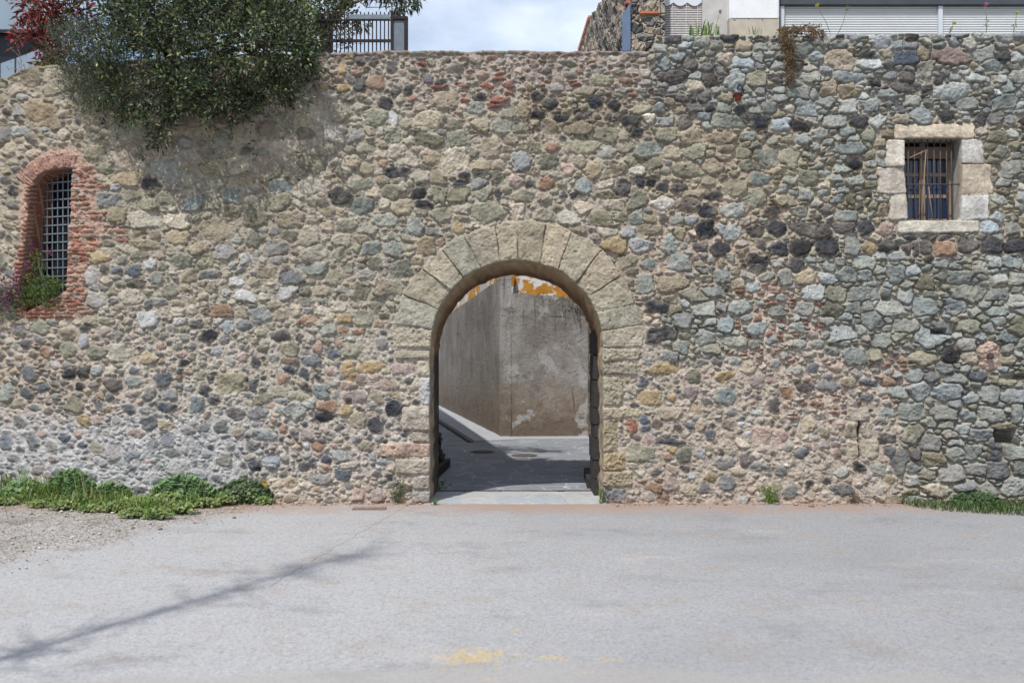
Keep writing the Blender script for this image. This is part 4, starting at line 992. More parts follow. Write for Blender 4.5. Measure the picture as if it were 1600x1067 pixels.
pe = t.noise(2.3, 7, .62, t.mapping((1, 1, 1.6), loc=(1.3, 0, .4))); pe2 = t.noise(7, 6, .7)
msk = t.maprange(t.math('ADD', pe, t.math('MULTIPLY', t.math('SUBTRACT', pe2, .5), .18)), .518, .528)
yel = t.mix(t.maprange(t.noise(6, 5), .35, .7), alb(206, 152, 66), alb(186, 130, 56))
yel = t.mix(t.maprange(t.noise(5, 7, .75, t.mapping((1, 1, 2.2), loc=(3, 1, 9))), .58, .64), yel, alb(120, 76, 34))
base = t.mix(msk, yel, alb(228, 228, 230))
M_YELLOW = t.done(base, .9, t.bump(t.math('SUBTRACT', t.noise(40, 5), msk), .5, .01), spec=.2)
CB = empty('corner_building', (-.25, 8, 0), 'grey rendered corner building with peeling yellow upper walls beyond the arch', 'building')
def gridface(mb, p00, p10, p11, p01, nu, nv, amp=.01, seed=1):
    r = random.Random(seed); p00, p10, p11, p01 = map(Vector, (p00, p10, p11, p01)); nrm_ = (p10 - p00).cross(p01 - p00).normalized()
    vs = []
    for j in range(nv + 1):
        for i in range(nu + 1):
            u, v = i / nu, j / nv
            p = (p00 * (1 - u) + p10 * u) * (1 - v) + (p01 * (1 - u) + p11 * u) * v
            vs.append(p + nrm_ * r.uniform(-amp, amp))
    mb.add(vs, [(j * (nu + 1) + i, j * (nu + 1) + i + 1, (j + 1) * (nu + 1) + i + 1, (j + 1) * (nu + 1) + i) for j in range(nv) for i in range(nu)])
mb = MB()
A3 = (-.22, 8.0); Lp = (-2.75, 20.5); Rp = (4.5, 8.35)
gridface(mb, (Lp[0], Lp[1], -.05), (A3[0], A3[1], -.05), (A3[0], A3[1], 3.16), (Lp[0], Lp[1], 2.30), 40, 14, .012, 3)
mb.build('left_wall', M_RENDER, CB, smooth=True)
mb = MB()
gridface(mb, (A3[0], A3[1], -.05), (Rp[0], Rp[1], -.05), (Rp[0], Rp[1], 2.55), (A3[0] + .2, A3[1], 2.86), 26, 14, .01, 4)
mb.build('right_wall', M_RENDER, CB, smooth=True)
mb = MB(); mb.slab([(Lp[0], Lp[1]), (A3[0], A3[1]), (A3[0] + .2, A3[1] + .02), (A3[0] + .18, A3[1] + .3), (Lp[0] + .3, Lp[1])], 2.10, 2.28)
mb.slab([(A3[0] + .2, A3[1]), (Rp[0], Rp[1]), (Rp[0], Rp[1] + .35), (A3[0] + .2, A3[1] + .35)], 2.4, 2.53)
mb.build('wall_top', M_RENDER, CB)
mb = MB(); mb.slab([(A3[0] - .03, A3[1] + .02), (A3[0] + .0, A3[1] - .014), (A3[0] + .205, A3[1] - .006), (A3[0] + .205, A3[1] + .25), (A3[0] - .05, A3[1] + .25)], -.05, 3.42)
mb.build('corner_pier', M_RENDER, CB)
M_DWHITE = mat_plain('dirty_white_render', alb(196, 192, 188), .9, 0, .2, 6)
# yellow upper storey, set back
mb = MB()
gridface(mb, (-2.45, 20.5, 1.5), (.08, 8.25, 1.5), (.08, 8.25, 5.6), (-2.45, 20.5, 5.6), 30, 8, .004, 7)
gridface(mb, (.08, 8.25, 2.3), (4.5, 8.62, 2.3), (4.5, 8.62, 5.6), (.08, 8.25, 5.6), 20, 8, .004, 8)
mb.build('upper_wall', M_YELLOW, CB)
a, b = Vector((-2.45, 20.5)), Vector((.08, 8.25)); d = (b - a); L = d.length; d /= L; nn = Vector((-d.y, d.x)); nn = nn if nn.x < 0 else -nn
for s0, s1 in ((L - 3.9, L - 2.9), (L - 6.9, L - 6.2), (L - 8.6, L - 8.1)):
    q0, q1 = a + d * s0, a + d * s1; q2, q3 = q1 + nn * .06, q0 + nn * .06
    mb = MB(); mb.slab([tuple(q0), tuple(q3), tuple(q2), tuple(q1)], 1.5, 5.6); mb.build('pilaster', M_DWHITE, CB)
mb = MB(); mb.slab([(-2.6, 20.8), (-.1, 8.0), (4.6, 8.4), (4.6, 20.8)], 5.6, 5.75); mb.build('roof', M_TERR, CB)
# small holes and slots chipped in the render
mb = MB()
for (px, py, w_, h_) in ((878, 533, 24, 3.0), (842, 558, 5, 6), (892, 621, 4, 4), (836, 667, 6, 5), (912, 668, 5, 7), (860, 637, 8, 3)):
    p = W(px, py, 8.09); s_ = 19.75 / F
    mb.box(p.x - w_ * s_ / 2, p.x + w_ * s_ / 2, p.y - .12, p.y - .03 + .02 * 0, p.z - h_ * s_ / 2, p.z + h_ * s_ / 2) if False else None
# timber pieces by the jambs
M_TAR = mat_plain('tarred_timber', alb(58, 54, 52), .8, 0, .3, 20, .4)
def beam(name, p, q, w_, h_, lb, cat):
    e = empty(name, (p[0], p[1], .004), lb, cat); p, q = Vector(p), Vector(q); d = (q - p).normalized(); s = Vector((-d.y, d.x, 0))
    mb = MB(); ob(mb, p, d, s, Vector((0, 0, 1)), 0, (q - p).length, -w_ / 2, w_ / 2, .006, h_); mb.build('timber', M_TAR, e); return e
beam('timber_stop', (1.02, 1.16, 0), (1.06, 2.3, 0), .10, .13, 'low dark timber stop on the ground beside the right jamb of the arch', 'timber')
beam('timber_stop', (-1.10, 1.75, 0), (-.98, 3.4, 0), .09, .13, 'low dark timber stop on the ground beside the left jamb below the plank stack', 'timber')
e = empty('plank_stack', (-1.25, 3.3, .004), 'rough stack of short dark planks just inside the left jamb of the arch', 'planks'); r = random.Random(8)
for i in range(8):
    mb = MB(); x1 = -1.075 + r.uniform(-.02, .05); mb.box(-1.6, x1, 3.0 + r.uniform(-.1, .1), 3.6 + r.uniform(-.1, .1), .01 + i * .062, .01 + i * .062 + .05, .004); mb.build('plank', M_TAR, e)
# old door leaf folded against the right jamb
e = empty('door_leaf', (1.03, .75, .01), 'dark old timber door leaf folded back against the right side of the arch', 'door')
mb = MB(); r = random.Random(3); zz = .02
while zz < 2.1:
    hgt = r.uniform(.16, .34); mb.box(1.0 + r.uniform(-.012, .012), 1.075, .50, 1.09, zz, min(zz + hgt, 2.15) - .008, .006); zz += hgt
mb.build('boards', M_TAR, e)

ip = empty('iron_cover', (*gpt(577, 795), .002), 'narrow rusty iron cover set in the ground at the wall foot left of the arch', 'cover')
o = Vector(ip.location); mb = MB(); mb.box(o.x - .19, o.x + .19, o.y - .07, o.y + .07, .002, .012, .003); mb.box(o.x - .16, o.x + .16, o.y - .045, o.y + .045, .011, .015)
mb.build('plate', mat_plain('pale_rust', alb(138, 116, 104), .85, .1, .3, 30), ip)

def pf(r):
    x = r.uniform(-4.2, 7.6)
    while -1.05 < x < 1.15: x = r.uniform(-4.2, 7.6)
    return (x, -.03 - abs(r.gauss(0, .09)))
tag(pebbles(900, pf, .003, .011, 15, [alb(186, 166, 148), alb(160, 146, 130), alb(140, 136, 132), alb(176, 140, 118)]).build('rubble_grit', M_PEB, smooth=True, colors=True), 'grit and small fallen chips lying along the foot of the wall', 'grit', kind='stuff')

# house closing the lane, out of the photograph's sight line
LH = empty('lane_house', (-4.5, 32, 0), 'plain plastered house closing the far end of the lane behind the corner building', 'house')
mb = MB(); mb.box(-14, 1.0, 32, 38, -.1, 6.2); mb.build('wall', M_RENDER, LH)
for i, x in enumerate((-6.5, -3.6)):
    mb = MB(); mb.box(x, x + 1.0, 31.94, 32.02, 1.0 if i else .02, 2.4, .01); mb.build('shutter' if i else 'door', M_OLDWOOD, LH)
mb = MB(); mb.box(-14.3, 1.3, 31.7, 38.3, 6.2, 6.4, .03); mb.build('roof', M_TERR, LH)
# ------------------------------------------------------------------ buildings and things above the wall
t = NT('coarse_rubble')
wv = t.n('ShaderNodeVectorMath'); wv.operation = 'MULTIPLY_ADD'
nz = t.n('ShaderNodeTexNoise'); nz.inputs['Scale'].default_value = 7.0; t.l(t.co, nz.inputs['Vector'])
t.l(nz.outputs['Color'], wv.inputs[0]); wv.inputs[1].default_value = (.09, .09, .09); mpz = t.mapping((1, 1, 1.4)); t.l(mpz, wv.inputs[2])
e_ = t.voro(6.0, 'DISTANCE_TO_EDGE', wv.outputs[0]); cc = t.voro(6.0, 'F1', wv.outputs[0], 'Color')
bw = t.n('ShaderNodeRGBToBW'); t.l(cc, bw.inputs[0])
base = t.ramp(bw.outputs[0], [(.2, alb(82, 80, 82)), (.38, alb(150, 140, 124)), (.5, alb(172, 150, 124)), (.62, alb(120, 118, 116)), (.78, alb(176, 164, 148))], 'CONSTANT')
base = t.mix(t.maprange(e_, .075, .04), base, alb(170, 160, 148))
base = t.mix(.7, base, t.ramp(t.noise(20, 6, .7), [(.3, .65), (.7, 1.25)]), 'MULTIPLY')
nb = t.bump(t.maprange(e_, .02, .16), .9, .05); nb = t.bump(t.noise(40, 5, .7), .5, .015, nb)
M_RUBBLE = t.done(base, .95, nb, spec=.2)
M_TILE = mat_plain('clay_tile', alb(176, 110, 84), .85, 0, .3, 8)
M_WHITE = mat_plain('white_render', alb(232, 234, 236), .85, 0, .06, 6, .5)
M_BEIGE = mat_plain('bare_beige_render', alb(188, 178, 164), .92, 0, .12, 8, .5)
M_CONC = mat_plain('pale_concrete', alb(190, 188, 184), .9, 0, .12, 6, .4)
M_PVC = mat_plain('white_shutter', alb(214, 218, 220), .5, 0, .04, 5, .05)
M_ALU = mat_plain('white_frame', alb(206, 212, 220), .4, .1, .05, 5, .05)
M_DKBOX = mat_plain('dark_shutter_box', alb(70, 76, 82), .6, 0, .15, 5, .1)

HS = empty('house', (1.5, 1.3, 0), 'house with rubble gable, slatted blind and white roller shutters above the wall', 'house')
mb = MB()
xw = 1.47
prof = [(1.12, 7.3), (2.5, 7.36), (4.6, 7.48), (5.9, 7.76), (7.4, 8.06), (10.1, 8.27)]
vs = []; nz_ = 30; r = random.Random(6)
ysd = np.linspace(1.12, 10.1, 60)
for y in ysd:
    zt = float(np.interp(y, [p[0] for p in prof], [p[1] for p in prof]))
    for k in range(nz_ + 1):
        z = 4.5 + (zt - 4.5) * k / nz_; vs.append((xw + r.uniform(-.035, .035), y + r.uniform(-.04, .04) * (0 < k < nz_), z))
n = nz_ + 1
mb.add(vs, [(i * n + k, i * n + k + 1, (i + 1) * n + k + 1, (i + 1) * n + k) for i in range(len(ysd) - 1) for k in range(nz_)])
mb.box(xw + .04, xw + .5, 1.14, 10.1, -.1, 7.2)
SW = mb.build('gable_wall', M_RUBBLE, HS, smooth=False)
mb = MB()
for i in range(16):
    y = 7.0 + i * .2; zt = float(np.interp(y, [p[0] for p in prof], [p[1] for p in prof]))
    mb.tube([(xw - .03, y, zt - .02), (xw + .5, y, zt + .05)], [.055, .05], 8)
mb.build('verge_tiles', M_TILE, HS)
mb = MB()
x0, x1 = (985 - CX) / F * 12.8, (1031 - CX) / F * 12.8
gridface(mb, (x0, 1.10, 4.9), (x1, 1.10, 4.9), (x1, 1.10, 7.3), (x0, 1.10, 7.3), 12, 50, .022, 9)
mb.box(x0 + .01, x1 - .01, 1.13, 1.6, 4.9, 7.3)
mb.build('pier', M_RUBBLE, HS)
mb = MB()
for q in ((1000, 17, 1030, 22), (978, 0, 986, 6)):
    p0, p1 = W(q[0], q[3], 1.05), W(q[2], q[1], 1.05); mb.box(p0.x, p1.x, 1.06, 1.2, p0.z, p1.z, .01)
mb.build('brick_course', M_TILE, HS)
mb = MB(); p0, p1, p2, p3 = W(972.5, 80, 1.06), W(985, 80, 1.06), W(985, 4, 1.06), W(972.5, 24, 1.06)
mb.prism([(p0.x, p0.z), (p1.x, p1.z), (p2.x, p2.z), (p3.x, p3.z)], 1.06, 1.10)
mb.build('metal_flashing', mat_plain('blue_grey_sheet', alb(104, 122, 148), .5, .2, .12, 5, .1), HS)
Yf = 1.32
def pxb(mb, a, b, c, d, y0, y1, bev=0.0, mi=0):
    p, q = W(a, d, y0), W(c, b, y0); mb.box(p.x, q.x, y0, y1, p.z, q.z, bev, None, mi)
mb = MB(); pxb(mb, 1030, -160, 1900, 70, Yf + .06, Yf + .3); mb.build('front_wall', M_CONC, HS)
mb = MB(); pxb(mb, 1097, -60, 1139, 70, Yf, Yf + .055, .006); mb.build('concrete_panel', M_CONC, HS)
# blind
mb = MB(); y = 6.0
pxb(mb, 1031, -10, 1096, 62, Yf + .035, Yf + .05, 0, 1)
while y < 60:
    p, q = W(1031, y + 2.1, Yf), W(1096.5, y, Yf); mb.add([(p.x, Yf + .004, p.z), (q.x, Yf + .004, p.z), (q.x, Yf + .02, q.z), (p.x, Yf + .02, q.z)], [(0, 1, 2, 3)]); y += 2.75
for x in (1050, 1072, 1090): pxb(mb, x, 2, x + .7, 60, Yf - .004, Yf)
BL = mb.build('slatted_blind', [mat_plain('blind_slat', alb(226, 222, 220), .6, 0, .05), mat_plain('blind_shade', alb(176, 166, 164), .8)], HS)
mb = MB(); vs = []
for k in range(40):
    x = 1031 + 65.5 * k / 39; vs.append(W(x, 4 + 6 * abs(math.sin((x - 1030) / 66 * 3 * math.pi)), Yf - .012))
top = [W(1031 + 65.5 * k / 39, -6, Yf - .012) for k in range(40)]
mb.add(vs + top, [(k, k + 1, 40 + k + 1, 40 + k) for k in range(39)]); mb.build('scalloped_valance', mat_plain('white_cloth', alb(214, 220, 228), .9, 0, .04), HS)
# white pillar with bare foot
mb = MB(); pxb(mb, 1140, -60, 1218, 31, 1.16, Yf + .05, .02); mb.build('pillar', M_WHITE, HS)
mb = MB(); p = W(1140, 62, 1.165); q = W(1217.5, 28, 1.165); zs_ = [(p.x, p.z), (q.x, p.z)]
r = random.Random(5); nn_ = 18; topl = [(q.x + (p.x - q.x) * i / nn_, q.z + r.uniform(-.045, .045)) for i in range(nn_ + 1)]
mb.prism(zs_ + topl, 1.168, Yf + .03); mb.build('pillar_foot', M_BEIGE, HS)
def shutter(xa, xb):
    mb = MB(); y = 9.0; n = 0
    while y < 62:
        p, q = W(xa, y + 3.55, Yf), W(xb, y, Yf); h = q.z - p.z; prof_ = []
        for k in range(5):
            a = k / 4; prof_.append((Yf + .02 - .011 * math.sin(math.pi * a), p.z + h * a))
        vs = [(x, yy_, zz_) for x in (p.x, q.x) for yy_, zz_ in prof_]
        mb.add(vs, [(k, k + 5, k + 6, k + 1) for k in range(4)]); y += 3.75
    p, q = W(xa, 64, Yf + .03), W(xb, 4, Yf + .03); mb.box(p.x, q.x, Yf + .03, Yf + .05, p.z, q.z)
    return mb.build('roller_shutter', M_PVC, HS)
shutter(1227, 1466); shutter(1474, 1800)
mb = MB()
for xa, xb in ((1219.5, 1226), (1466.5, 1473.5)): pxb(mb, xa, 6, xb, 62, Yf - .03, Yf + .05, .004)
mb.build('window_frame', M_ALU, HS)
mb = MB(); pxb(mb, 1218.5, -30, 1860, 8.5, Yf - .06, Yf + .05, .01); mb.build('shutter_box', M_DKBOX, HS)
mb = MB(); mb.box(1.6, 9.3, 1.0, 10.0, 7.32, 7.5, .02); mb.build('roof', M_TILE, HS)

# modern building, far left
M_PANEL = mat_plain('grey_cladding', alb(138, 156, 172), .6, 0, .06, 3, .1)
M_BLACK = mat_plain('dark_glazing', (.012, .013, .018, 1), .3, 0, .1, 3, .05)
PB = empty('clad_building', W(0, 300, 6.0), 'modern building in blue grey panels with a dark band at upper left', 'building')
Yb = 6.0
def poly_px(name, pts, y0, y1, mat):
    mb = MB(); P = [W(a, b, y0) for a, b in pts]; mb.prism([(p.x, p.z) for p in P], y0, y1); return mb.build(name, mat, PB)
poly_px('back_wall', [(-400, 420), (300, 420), (60, 60), (46, -60), (-400, -60)], Yb + .25, Yb + .5, M_BLACK)
poly_px('upper_panel', [(-400, 43), (35.5, 46.5), (35.5, -80), (-400, -80)], Yb, Yb + .2, M_PANEL)
poly_px('upper_panel', [(37, 46.6), (56, 48), (56, -80), (37, -80)], Yb, Yb + .2, M_PANEL)
poly_px('parapet_panel', [(-400, 420), (-1, 420), (-1, 100), (-400, 250)], Yb - .1, Yb + .1, M_PANEL)
poly_px('parapet_panel', [(1, 420), (22.5, 420), (22.5, 92), (1, 99.5)], Yb - .1, Yb + .1, M_PANEL)
poly_px('parapet_panel', [(25.5, 420), (70, 420), (70, 74), (25.5, 91)], Yb - .1, Yb + .1, M_PANEL)

# rusty railing and gate post on the wall head
FE = empty('railing', W(560, 80, .9), 'rusty iron railing with grey sheet-metal post at the wall head', 'railing')
Ye = .9
M_RUST2 = mat_plain('rusted_steel', alb(52, 44, 44), .85, .1, .35, 30)
M_GSHEET = mat_plain('grey_sheet', alb(112, 122, 134), .55, .2, .15, 14, .1)
x = 476.0; i = 0
while x < 608:
    mb = MB(); a, b = W(x - 1.2, 82, Ye), W(x + .6, 19.5 + random.uniform(-1, 1), Ye); mb.box(a.x, b.x, Ye, Ye + .012, a.z, b.z); mb.build('bar', M_RUST2, FE); x += 6.25
mb = MB()
for y0, y1 in ((62.5, 67), (31.5, 33.5)): a, b = W(470, y1, Ye), W(611, y0, Ye); mb.box(a.x, b.x, Ye - .02, Ye - .001, a.z, b.z)
mb.build('rail', M_RUST2, FE)
mb = MB(); a, b = W(545, 31.3, Ye), W(609, 24, Ye); mb.box(a.x, b.x, Ye - .025, Ye - .002, a.z, b.z, .003); mb.build('top_plate', M_GALV, FE)
mb = MB(); a, b = W(610.5, 82, Ye), W(615, 18, Ye); mb.box(a.x, b.x, Ye - .03, Ye + .02, a.z, b.z, .004); mb.build('post', M_RUST2, FE)
mb = MB(); a, b = W(632, 82, Ye), W(637.5, 29, Ye); mb.box(a.x, b.x, Ye - .03, Ye + .02, a.z, b.z, .004); mb.build('post', M_RUST2, FE)
mb = MB(); a, b = W(611, 32.5, Ye), W(637.5, 26.5, Ye); mb.box(a.x + .001, b.x + .001, Ye - .034, Ye + .024, a.z, b.z, .008); mb.build('post_cap', M_RUST2, FE)
mb = MB(); a, b = W(615.5, 82, Ye), W(631.5, 33, Ye); mb.box(a.x, b.x, Ye - .01, Ye + .01, a.z, b.z); mb.build('sheet_panel', M_GSHEET, FE)

# red pot hanging on the wall
PT = empty('flower_pot', W(1154, 152, -.1), 'small red clay pot on a dark bracket fixed to the upper right of the wall', 'flower pot')
c = W(1153, 150, -.13); mb = MB()
pf = [(.030, -.055), (.040, -.02), (.048, .02), (.052, .022), (.052, .036), (.044, .036), (.040, .02), (.0, .015)]
N = 20; vs = [(c.x + r_ * math.cos(6.2832 * k / N), c.y + r_ * math.sin(6.2832 * k / N), c.z + z_) for r_, z_ in pf for k in range(N)]
mb.add(vs, [(i * N + k, i * N + (k + 1) % N, (i + 1) * N + (k + 1) % N, (i + 1) * N + k) for i in range(len(pf) - 1) for k in range(N)] + [tuple(range(N))[::-1]])
mb.build('pot', mat_plain('red_clay', alb(134, 66, 50), .7, 0, .2, 20), PT, smooth=True)
mb = MB(); mb.tube([c + Vector((.02, .13, .10)), c + Vector((.02, .02, .13)), c + Vector((.04, -.05, .10)), c + Vector((.05, -.06, .02))], .010, 8)
for a in range(12): p = c + Vector((math.cos(a * .5236) * .056, math.sin(a * .5236) * .056, .0)); q = c + Vector((math.cos((a + 1) * .5236) * .056, math.sin((a + 1) * .5236) * .056, .0)); mb.tube([p, q], .006, 6)
mb.build('bracket', mat_plain('black_iron', alb(46, 48, 56), .6, .3), PT, smooth=True)
mb = MB(); r = random.Random(4)
for k in range(26):
    a = r.uniform(0, 6.28); l_ = r.uniform(.04, .1); b = c + Vector((r.uniform(-.02, .02), r.uniform(-.02, .02), .03)); d = Vector((math.cos(a) * .6, math.sin(a) * .6, r.uniform(.1, 1))).normalized(); s_ = Vector((-d.y, d.x, 0)) * .010
    mb.add([b, b + d * l_ * .5 + s_, b + d * l_, b + d * l_ * .5 - s_], [(0, 1, 2, 3)])
mb.build('leaves', mat_plain('pale_succulent', alb(150, 172, 200), .6, 0, .2), PT)
# ------------------------------------------------------------------ plants
def leaf_mat(name, rough=.5, trans=.25):
    t = NT(name); c = t.attr(); c2 = t.mix(1.0, c, t.ramp(t.noise(60, 3, .6), [(.3, .8), (.7, 1.2)]), 'MULTIPLY')
    t.done(c2, rough, None, spec=.35)
    tr = t.n('ShaderNodeBsdfTranslucent'); t.l(t.mix(1.0, c2, (1.1, 1.25, .6, 1), 'MULTIPLY'), tr.inputs[0])
    mx = t.n('ShaderNodeMixShader'); mx.inputs[0].default_value = trans
    t.l(t.b.outputs[0], mx.inputs[1]); t.l(tr.outputs[0], mx.inputs[2]); t.l(mx.outputs[0], t.out.inputs[0]); return t.m
M_LEAF = leaf_mat('leaf', .58, .22); M_SOFTLEAF = leaf_mat('soft_leaf', .6, .35); M_PETAL = leaf_mat('petal', .7, .4)
M_BARK = mat_plain('bark', alb(112, 98, 84), .95, 0, .35, 30, .6)
PR = np.random.default_rng(21)
def unit(v): return v / (np.linalg.norm(v, axis=-1, keepdims=True) + 1e-9)
def leaves(name, pos, axis, length, width, col, mat, parent, nrm=None, fold=.15, droop=.1):
    N = len(pos); length = np.broadcast_to(np.asarray(length, float), (N,)); width = np.broadcast_to(np.asarray(width, float), (N,))
    axis = unit(axis)
    if nrm is None: nrm = unit(PR.normal(0, 1, (N, 3)) + np.array([0, -.35, .9]))
    side = unit(np.cross(axis, nrm)); nn = np.cross(side, axis)
    L = length[:, None]; Wd = width[:, None]
    b = pos; tip = pos + axis * L - np.array([0, 0, 1]) * L * droop
    ml = pos + axis * L * .48 + side * Wd * .5 + nn * Wd * fold; mr = pos + axis * L * .48 - side * Wd * .5 + nn * Wd * fold
    co = np.stack([b, mr, tip, ml], 1).reshape(-1, 3)
    f = np.arange(N * 4).reshape(N, 4)
    return np_mesh(name, co, f, mat, parent, np.repeat(np.asarray(col), 4, axis=0), smooth=False)
def cols(palette, N, jit=.18):
    P = np.array([lin(c) * KA for c in palette]); k = PR.integers(0, len(P), N)
    return P[k] * np.exp(PR.normal(0, jit, (N, 1))) * (1 + PR.normal(0, .06, (N, 3)))
def clumps(blobs, dens, rc):
    """blobs: (px,py,rx,ry,Y,rY) ellipsoids -> centres and outward directions of leaf clumps"""
    C, D = [], []
    for (px, py, rx, ry, Y, rY) in blobs:
        c = np.array(W(px, py, Y)); s = (Y - CAM_Y) / F
        R = np.array([rx * s, rY, ry * s])
        n = max(4, int(dens * (R[0] * R[2] + R[0] * R[1] + R[1] * R[2]) / (rc * rc)))
        d = unit(PR.normal(0, 1, (n, 3))); k = PR.random(n) ** .4 * PR.uniform(.86, 1.16, n)
        C.append(c + d * R * k[:, None]); D.append(d)
    return np.concatenate(C), np.concatenate(D)
def bush(name, blobs, dens, rc, per, L, wr, palette, parent, mat=None, up=.3, jit=.2, spread=1.0, cvar=.16, keep=None, droop=.1):
    C, D = clumps(blobs, dens, rc)
    if keep is not None:
        k = keep(C); C, D = C[k], D[k]
    n = len(C); cb = np.exp(PR.normal(0, cvar, n))
    o = PR.normal(0, 1, (n, per, 3)); o = unit(o) * (PR.random((n, per, 1)) ** .5) * rc * PR.uniform(.6, 1.25, (n, 1, 1))
    pos = (C[:, None] + o).reshape(-1, 3)
    ax = (unit(o) * spread + D[:, None] * .7 + np.array([0, -.12, up]) + PR.normal(0, .35, (n, per, 3))).reshape(-1, 3)
    N = len(pos); c = cols(palette, N, jit) * np.repeat(cb, per)[:, None]
    return leaves(name, pos, ax, PR.uniform(.7, 1.25, N) * L, PR.uniform(.8, 1.2, N) * L * wr, c, mat or M_LEAF, parent, droop=droop)
def wallclear(C, off=.02):      # keep foliage in front of the wall face or above its head
    X_, Y_, Z_ = C[:, 0], C[:, 1], C[:, 2]
    return (Y_ < face_y(X_) - off) | (Z_ > 5.0)
def stems(name, roots, tips, rad, parent, mat=None, n=6, sag=.1, seed=1):
    r = random.Random(seed); mb = MB()
    for t_ in tips:
        a = Vector(r.choice(roots)); b = Vector(t_); m = (a + b) / 2 + Vector((r.uniform(-.1, .1), r.uniform(-.1, .1), sag)) * (b - a).length
        pts = [a.lerp(m, .5) * .5 + a * .5 if False else a, a * .45 + m * .5 + b * .05, m * .75 + b * .25, b]
        mb.tube(pts, [rad, rad * .8, rad * .55, rad * .25], n)
    return mb.build(name, mat or M_BARK, parent, smooth=True)

# the large dark evergreen shrub over the wall head
E = empty('evergreen_shrub', W(320, 95, .45), 'large dark evergreen shrub spilling over the wall head at upper left', 'shrub')
BB = [(262, 150, 22, 46, -.4, .2), (330, 158, 20, 40, -.42, .2), (372, 150, 24, 44, -.36, .2), (438, 140, 24, 40, -.2, .2), (200, 160, 20, 34, -.35, .18), (484, 96, 14, 34, -.15, .25), (462, 70, 30, 34, -.5, .3), (300, 20, 110, 50, .9, .3), (220, 40, 60, 40, .8, .3), (215, 60, 75, 62, -.15, .55), (300, 55, 85, 70, -.25, .65), (390, 65, 85, 68, -.2, .6), (452, 88, 40, 44, -.1, .4), (275, 130, 75, 50, -.35, .45),
      (350, 138, 66, 44, -.3, .4), (420, 136, 52, 36, -.2, .35), (238, 178, 24, 34, -.32, .22), (248, 205, 14, 20, -.28, .14), (300, -20, 130, 50, .2, .7), (420, 0, 75, 42, .3, .6),
      (180, 135, 36, 42, -.25, .3), (470, 60, 30, 40, .1, .35), (240, -10, 100, 50, .35, .6), (330, 10, 120, 60, .75, .5), (200, 30, 70, 60, .6, .4), (400, 30, 60, 50, .7, .4), (300, 165, 40, 28, -.3, .25), (390, 160, 30, 24, -.25, .2)]
EV = [(68, 80, 58), (52, 62, 46), (96, 106, 74), (58, 72, 52), (40, 50, 38), (128, 132, 92), (76, 90, 68)]
bush('foliage', BB, .95, .11, 26, .060, .46, EV, E, keep=wallclear, jit=.22, cvar=.42)
Cs, Ds = clumps(BB, .34, .1); kk = wallclear(Cs, .08) & (PR.random(len(Cs)) < .75); Cs, Ds = Cs[kk], Ds[kk]
dd_ = unit(Ds + PR.normal(0, .5, Ds.shape) + np.array([0, -.25, -.15])); ln_ = PR.uniform(.14, .50, len(Cs))
tt = PR.random((len(Cs), 16)) * ln_[:, None]; pos = (Cs[:, None] + dd_[:, None] * tt[..., None] - np.array([0, 0, 1]) * (tt ** 2)[..., None] * .8).reshape(-1, 3)
kk = wallclear(pos, .01)
leaves('stray_shoots', pos[kk], (dd_[:, None] + PR.normal(0, .7, (len(Cs), 16, 3))).reshape(-1, 3)[kk], PR.uniform(.04, .07, int(kk.sum())), .024, cols(EV, int(kk.sum()), .25), M_LEAF, E)
def pts_in(blobs, n, seed, k=.8):
    r = random.Random(seed); out = []
    for _ in range(n):
        b = r.choice(blobs); s = (b[4] - CAM_Y) / F; c = W(b[0], b[1], b[4])
        out.append(c + Vector((r.uniform(-1, 1) * b[2] * s * k, r.uniform(-1, 1) * b[5] * k, r.uniform(-1, 1) * b[3] * s * k)))
    return out
stems('stem', [W(260, 90, .5), W(340, 88, .5), (W(400, 86, .5))], pts_in(BB, 46, 3), .022, E, seed=4)
tw = MB(); r = random.Random(5)
for k in range(9):      # bare roots and twigs hanging on the face below
    x = r.uniform(255, 400); y = r.uniform(160, 180); p = W(x, y, -.12); l_ = r.uniform(.12, .36)
    tw.tube([p, p + Vector((r.uniform(-.06, .06), .02, -l_ * .5)), p + Vector((r.uniform(-.1, .1), .03, -l_))], [.006, .005, .003], 5)
tw.build('hanging_twigs', M_TWIG, E, smooth=True)

E = empty('rosemary', W(130, 105, .75), 'grey green rosemary with small lilac flowers beside the dark shrub', 'shrub')
RB = [(112, 85, 32, 42, -.05, .3), (142, 70, 44, 38, -.15, .35), (150, 115, 48, 40, -.25, .3), (122, 130, 28, 38, .0, .26), (172, 160, 34, 32, -.32, .22), (104, 60, 18, 24, .2, .24), (140, 165, 24, 22, -.1, .18), (165, 90, 30, 40, -.25, .25)]
def keepR(C): return wallclear(C, .03)
C, D = clumps(RB, 2.2, .06); k = keepR(C); C, D = C[k], D[k]; n = len(C); per = 17
dirs = unit(D * .5 + np.array([0, -.25, .9]) + PR.normal(0, .22, (n, 3)))
tt = PR.uniform(0, .17, (n, per)); pos = (C[:, None] + dirs[:, None] * tt[..., None]).reshape(-1, 3)
ax = (dirs[:, None] * .8 + unit(PR.normal(0, 1, (n, per, 3))) * .9).reshape(-1, 3)
leaves('foliage', pos, ax, PR.uniform(.025, .042, len(pos)), .008, cols([(92, 102, 84), (76, 86, 70), (110, 118, 100), (64, 76, 60)], len(pos), .2), M_LEAF, E)
fl = C[PR.random(n) < .09]; fl = fl[(fl[:, 2] > 4.9) | (fl[:, 0] < -5.0)]
pos = (fl[:, None] + np.array([0, -.05, .1]) + PR.normal(0, .028, (len(fl), 7, 3))).reshape(-1, 3)
leaves('flower', pos, PR.normal(0, 1, (len(pos), 3)), .024, .02, cols([(172, 172, 216), (150, 150, 206), (190, 190, 224)], len(pos), .08), M_PETAL, E)
